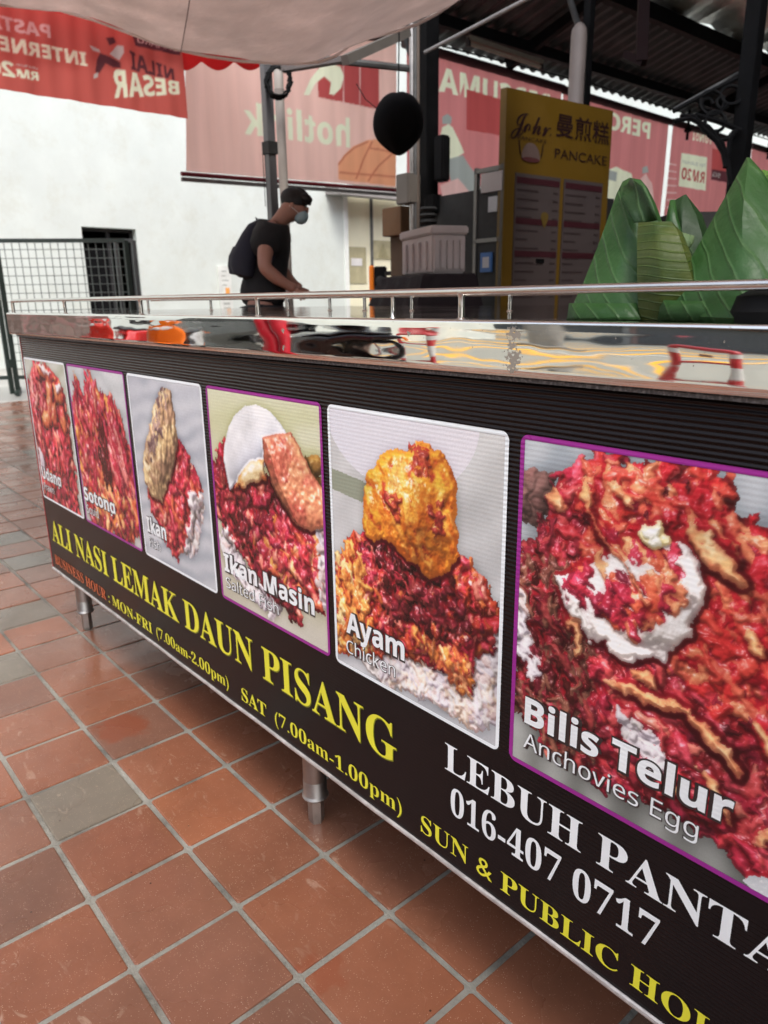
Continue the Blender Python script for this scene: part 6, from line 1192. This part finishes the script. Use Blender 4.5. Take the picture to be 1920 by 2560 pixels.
for dx, r in ((0, .105), (.2, .085)): g = MB(); g.lathe((-5.3 + dx, -1.95 - dx * .5, 0), [(r, 0), (r, 1.25), (r * .8, 1.3), (.01, 1.32)], 22); g.build('cylinder', RP, rp, smooth=True)
# ---- parked motorcycles (built once, copied)
def moto(label, c1, c2):
    t = thing('motorcycle', label, 'motorcycle', (0, 0, 0), 'motorcycles parked by the kerb'); BC = mat('moto_body', c1, .22, 0, .08, 3, coat=.6); AC = mat('moto_accent', c2, .25, 0, .05, 3, coat=.5); RUB = BLACK; CH_ = STEEL
    for x in (-.62, .62):
        g = MB(); n = 28; g.tube([(x + .235 * math.cos(a), 0, .29 + .235 * math.sin(a)) for a in np.linspace(0, 2 * PI, n)], .052, 8, cap=False); w = g.build('wheel', RUB, t, smooth=True)
        g = MB(); g.tube([(x + .19 * math.cos(a), 0, .29 + .19 * math.sin(a)) for a in np.linspace(0, 2 * PI, n)], .014, 6, cap=False)
        for k in range(5): a = 2 * PI * k / 5; g.bar((x, 0, .29), (x + .185 * math.cos(a), 0, .29 + .185 * math.sin(a)), .03, .02)
        g.lathe((x, -.05, .29), [(.05, 0), (.05, .1)], 12, ax=(0, 1, 0)); g.build('rim', CH_, w, smooth=True)
    def sec(x, z0, z1, w): return [(x, w * math.cos(a) * (1 if abs(math.sin(a)) < .9 else .8), (z0 + z1) / 2 + (z1 - z0) / 2 * math.sin(a)) for a in np.linspace(0, 2 * PI, 13)[:-1]]
    g = MB(); g.loft([sec(-.95, .70, .76, .03), sec(-.75, .6, .80, .10), sec(-.45, .48, .80, .14), sec(-.1, .42, .74, .13), sec(.1, .34, .55, .11), sec(.3, .34, .5, .08)]); g.build('rear_body', BC, t, smooth=True)
    g = MB(); g.loft([sec(.28, .34, .6, .08), sec(.4, .35, .8, .17), sec(.5, .5, .98, .15), sec(.58, .8, 1.02, .09)]); g.build('front_shield', AC, t, smooth=True)
    g = MB(); g.loft([sec(-.72, .80, .88, .09), sec(-.5, .79, .89, .14), sec(-.2, .75, .85, .13), sec(.02, .70, .80, .08)]); g.build('seat', mat('seat_vinyl', (.02, .02, .022), .35), t, smooth=True)
    g = MB(); g.bar((.62, -.07, .29), (.46, -.05, .85), .03); g.bar((.62, .07, .29), (.46, .05, .85), .03); g.build('fork', CH_, t)
    g = MB(); g.tube([(.36, -.34, 1.02), (.42, -.2, 1.04), (.46, 0, .98), (.42, .2, 1.04), (.36, .34, 1.02)], .014, 8); g.build('handlebar', DKGREY, t, smooth=True)
    g = MB(); g.lathe((.55, 0, .9), [(.03, -.05), (.075, 0), (.06, .05), (.01, .065)], 16, ax=(1, 0, .1)); g.build('headlight', mat('lens', (.6, .6, .58), .1, 0, .02, 4, 0), t, smooth=True)
    for s in (-1, 1): g = MB(); g.tube([(.42, .22 * s, 1.04), (.38, .27 * s, 1.22)], .006, 6); g.lathe((.37, .28 * s, 1.26), [(.01, -.008), (.06, -.004), (.06, .006), (.01, .01)], 14, ax=(1, 0, .1)); g.build('mirror', CH_, t, smooth=True)
    g = MB(); g.lathe((-.95, 0, .70), [(.02, 0), (.06, .02), (.05, .05)], 12, ax=(-1, 0, .2)); g.build('tail_light', mat('tail', (.7, .15, .01), .2), t, smooth=True)
    g = MB(); g.loft([sec(.40, .56, .60, .05), sec(.6, .56, .62, .07), sec(.84, .44, .5, .05)]); g.build('front_mudguard', AC, t, smooth=True)
    g = MB(); g.tube([(.0, .13, .26), (-.4, .15, .27), (-.8, .17, .38)], [.025, .04, .05], 12); g.build('exhaust', CH_, t, smooth=True)
    g = MB(); g.box(-.15, .2, -.12, .12, .18, .4); g.build('engine', STEEL_DULL, t, bevel=.02); g = MB(); g.tube([(-.1, -.1, .2), (-.12, -.3, .0)], .012, 6); g.build('side_stand', DKGREY, t); return t
ms = [moto('silver and orange motorcycle mirrored at the left of the steel band', (.35, .34, .33), (.85, .18, .01)), moto('red motorcycle mirrored beside the silver one in the steel band', (.5, .02, .02), (.55, .03, .02)), moto('glossy black motorcycle mirrored left of the red posts', (.012, .012, .014), (.03, .03, .035))]
for t, (x, y, r) in zip(ms, ((-6.7, -2.0, .75), (-8.5, -2.1, .95), (-5.9, -2.9, 2.7))): t.location = (x, y, .01); t.rotation_euler = (0, 0, r)

# tarpaulin covered cart
tc_ = thing('covered_cart', 'cart under a creased brown tarpaulin mirrored at the left end of the steel band', 'cart', (-10.6, -1.7, 0)); TARP = mat('brown_tarpaulin', (.16, .12, .10), .5, 0, .3, 3, .8, 6, .06, col2=(.3, .12, .12)); rings = []
for z, e in ((1.35, -.06), (1.3, 0), (.9, .04), (.4, .08), (.25, .1)):
    rings.append([(-10.6 + (1.1 + e) * max(-1, min(1, 1.4 * math.cos(a))) + .04 * math.sin(a * 17), -1.7 + (.6 + e) * max(-1, min(1, 1.4 * math.sin(a))) + .04 * math.sin(a * 13 + z * 4), z) for a in np.linspace(0, 2 * PI, 61)[:-1]])
g = MB(); g.loft(rings); g.build('tarpaulin', TARP, tc_, smooth=True)
for x in (-11.3, -9.9): g = MB(); g.lathe((x, -2.2, .2), [(.2, 0), (.2, .06)], 20, ax=(0, 1, 0)); g.build('wheel', BLACK, tc_); g = MB(); g.lathe((x, -1.2, .2), [(.2, 0), (.2, .06)], 20, ax=(0, 1, 0)); g.build('wheel', BLACK, tc_)
# parked car
car = thing('parked_car', 'dark grey parked car mirrored behind the motorcycles in the steel band', 'car', (0, 0, 0)); CM = mat('car_paint', (.03, .032, .036), .2, .4, .1, 2, coat=.8); GLZ = mat('car_glass', (.01, .012, .013), .05, 0, .05, 3, 0)
def cs(x, w, z0, z1): return [(x, -w, z0 + .1), (x, -w, z1 - .12), (x, -w * .93, z1), (x, w * .93, z1), (x, w, z1 - .12), (x, w, z0 + .1), (x, w * .9, z0), (x, -w * .9, z0)]
g = MB(); g.loft([cs(-2.15, .70, .35, .75), cs(-2.0, .82, .25, .88), cs(-1.2, .86, .22, .95), cs(0, .87, .22, .93), cs(1.0, .86, .22, .9), cs(1.9, .8, .25, .76), cs(2.15, .66, .32, .62)]); g.build('body', CM, car, smooth=True)
g = MB(); g.loft([cs(-1.75, .70, .9, .98), cs(-1.2, .68, .9, 1.38), cs(-.2, .66, .9, 1.46), cs(.5, .66, .9, 1.38), cs(1.15, .70, .88, .95)]); g.build('cabin', GLZ, car, smooth=True)
g = MB(); g.loft([cs(-1.15, .62, 1.36, 1.42), cs(-.2, .6, 1.40, 1.49), cs(.45, .6, 1.36, 1.42)]); g.build('roof', CM, car, smooth=True)
for x in (-1.35, 1.3):
    for s in (-1, 1):
        g = MB(); g.lathe((x, .74 * s - .09, .32), [(.2, 0), (.32, .01), (.32, .17), (.2, .18)], 24, ax=(0, 1, 0)); w = g.build('wheel', BLACK, car, smooth=True); g = MB(); g.lathe((x, .74 * s - .1, .32), [(.06, 0), (.2, .012), (.2, .188), (.06, .2)], 10, ax=(0, 1, 0)); g.build('rim', STEEL, w)
for s in (-1, 1): g = MB(); g.lathe((2.06, .5 * s, .62), [(.13, 0), (.11, .06), (.04, .08)], 14, ax=(1, 0, .2)); g.build('headlight', mat('car_lens', (.6, .6, .58), .1), car, smooth=True)
car.location = (-10.9, -5.3, -.02); car.rotation_euler = (0, 0, .06)
car['group'] = 'cars parked across from the counter'; car['label'] = 'dark grey parked car mirrored right behind the motorcycles in the steel band'
car2 = copy_tree(car); car2.location = (-15.7, -5.2, -.02); car2['label'] = 'dark grey parked car farther left, mirrored near the left end of the steel band'

# shophouses across the street
def shophouse(x0, w, h, c, label):
    t = thing('shophouse', label, 'building', (x0 + w / 2, -23, 0), 'shophouses across the street'); g = MB(); g.box(x0, x0 + w, -29, -22.6, 0, h); g.build('wall', mat('shophouse_wall', c, .85, 0, .1, 1), t)
    g = MB(); g.prism([(x0 - .1, -22.2, h), (x0 - .1, -29.2, h), (x0 - .1, -25.8, h + 1.8)], (w + .2, 0, 0)); g.build('roof', mat('roof_tiles', (.16, .07, .05), .8, 0, .2, 4), t)
    g = MB(); g.box(x0 + .3, x0 + w - .3, -22.62, -22.5, .1, 2.9); g.build('shutter', GREY, t); g = MB(); g.box(x0, x0 + w, -22.6, -20.8, 3.2, 3.5); g.build('awning', DKGREY, t)
    n = int(w // 1.8)
    for f in range(int((h - 3.6) // 2.8)):
        for k in range(n):
            xa = x0 + (k + .5) * w / n - .45; z = 4.4 + f * 2.8; g = MB(); g.box(xa, xa + .9, -22.61, -22.54, z, z + 1.4); wi = g.build('window', WHITE, t); g = MB(); g.box(xa + .07, xa + .83, -22.54, -22.53, z + .07, z + 1.33); g.build('pane', GLZ, wi)
COLS = [(.3, .3, .27), (.32, .25, .17), (.2, .27, .28), (.33, .32, .3), (.3, .2, .17)]; NM = ['grey', 'sand coloured', 'blue green', 'off-white', 'terracotta']
x = -46
for k in range(9): w = (7, 8.5, 6.5, 9, 7.5)[k % 5]; shophouse(x, w, (9.5, 12, 9.8, 12.4, 10)[k % 5], COLS[k % 5], '%s shophouse with closed shutter across the street, %s from the left' % (NM[k % 5], ('first', 'second', 'third', 'fourth', 'fifth', 'sixth', 'seventh', 'eighth', 'ninth')[k])); x += w + .05
bpy.data.scenes.remove(TMP)
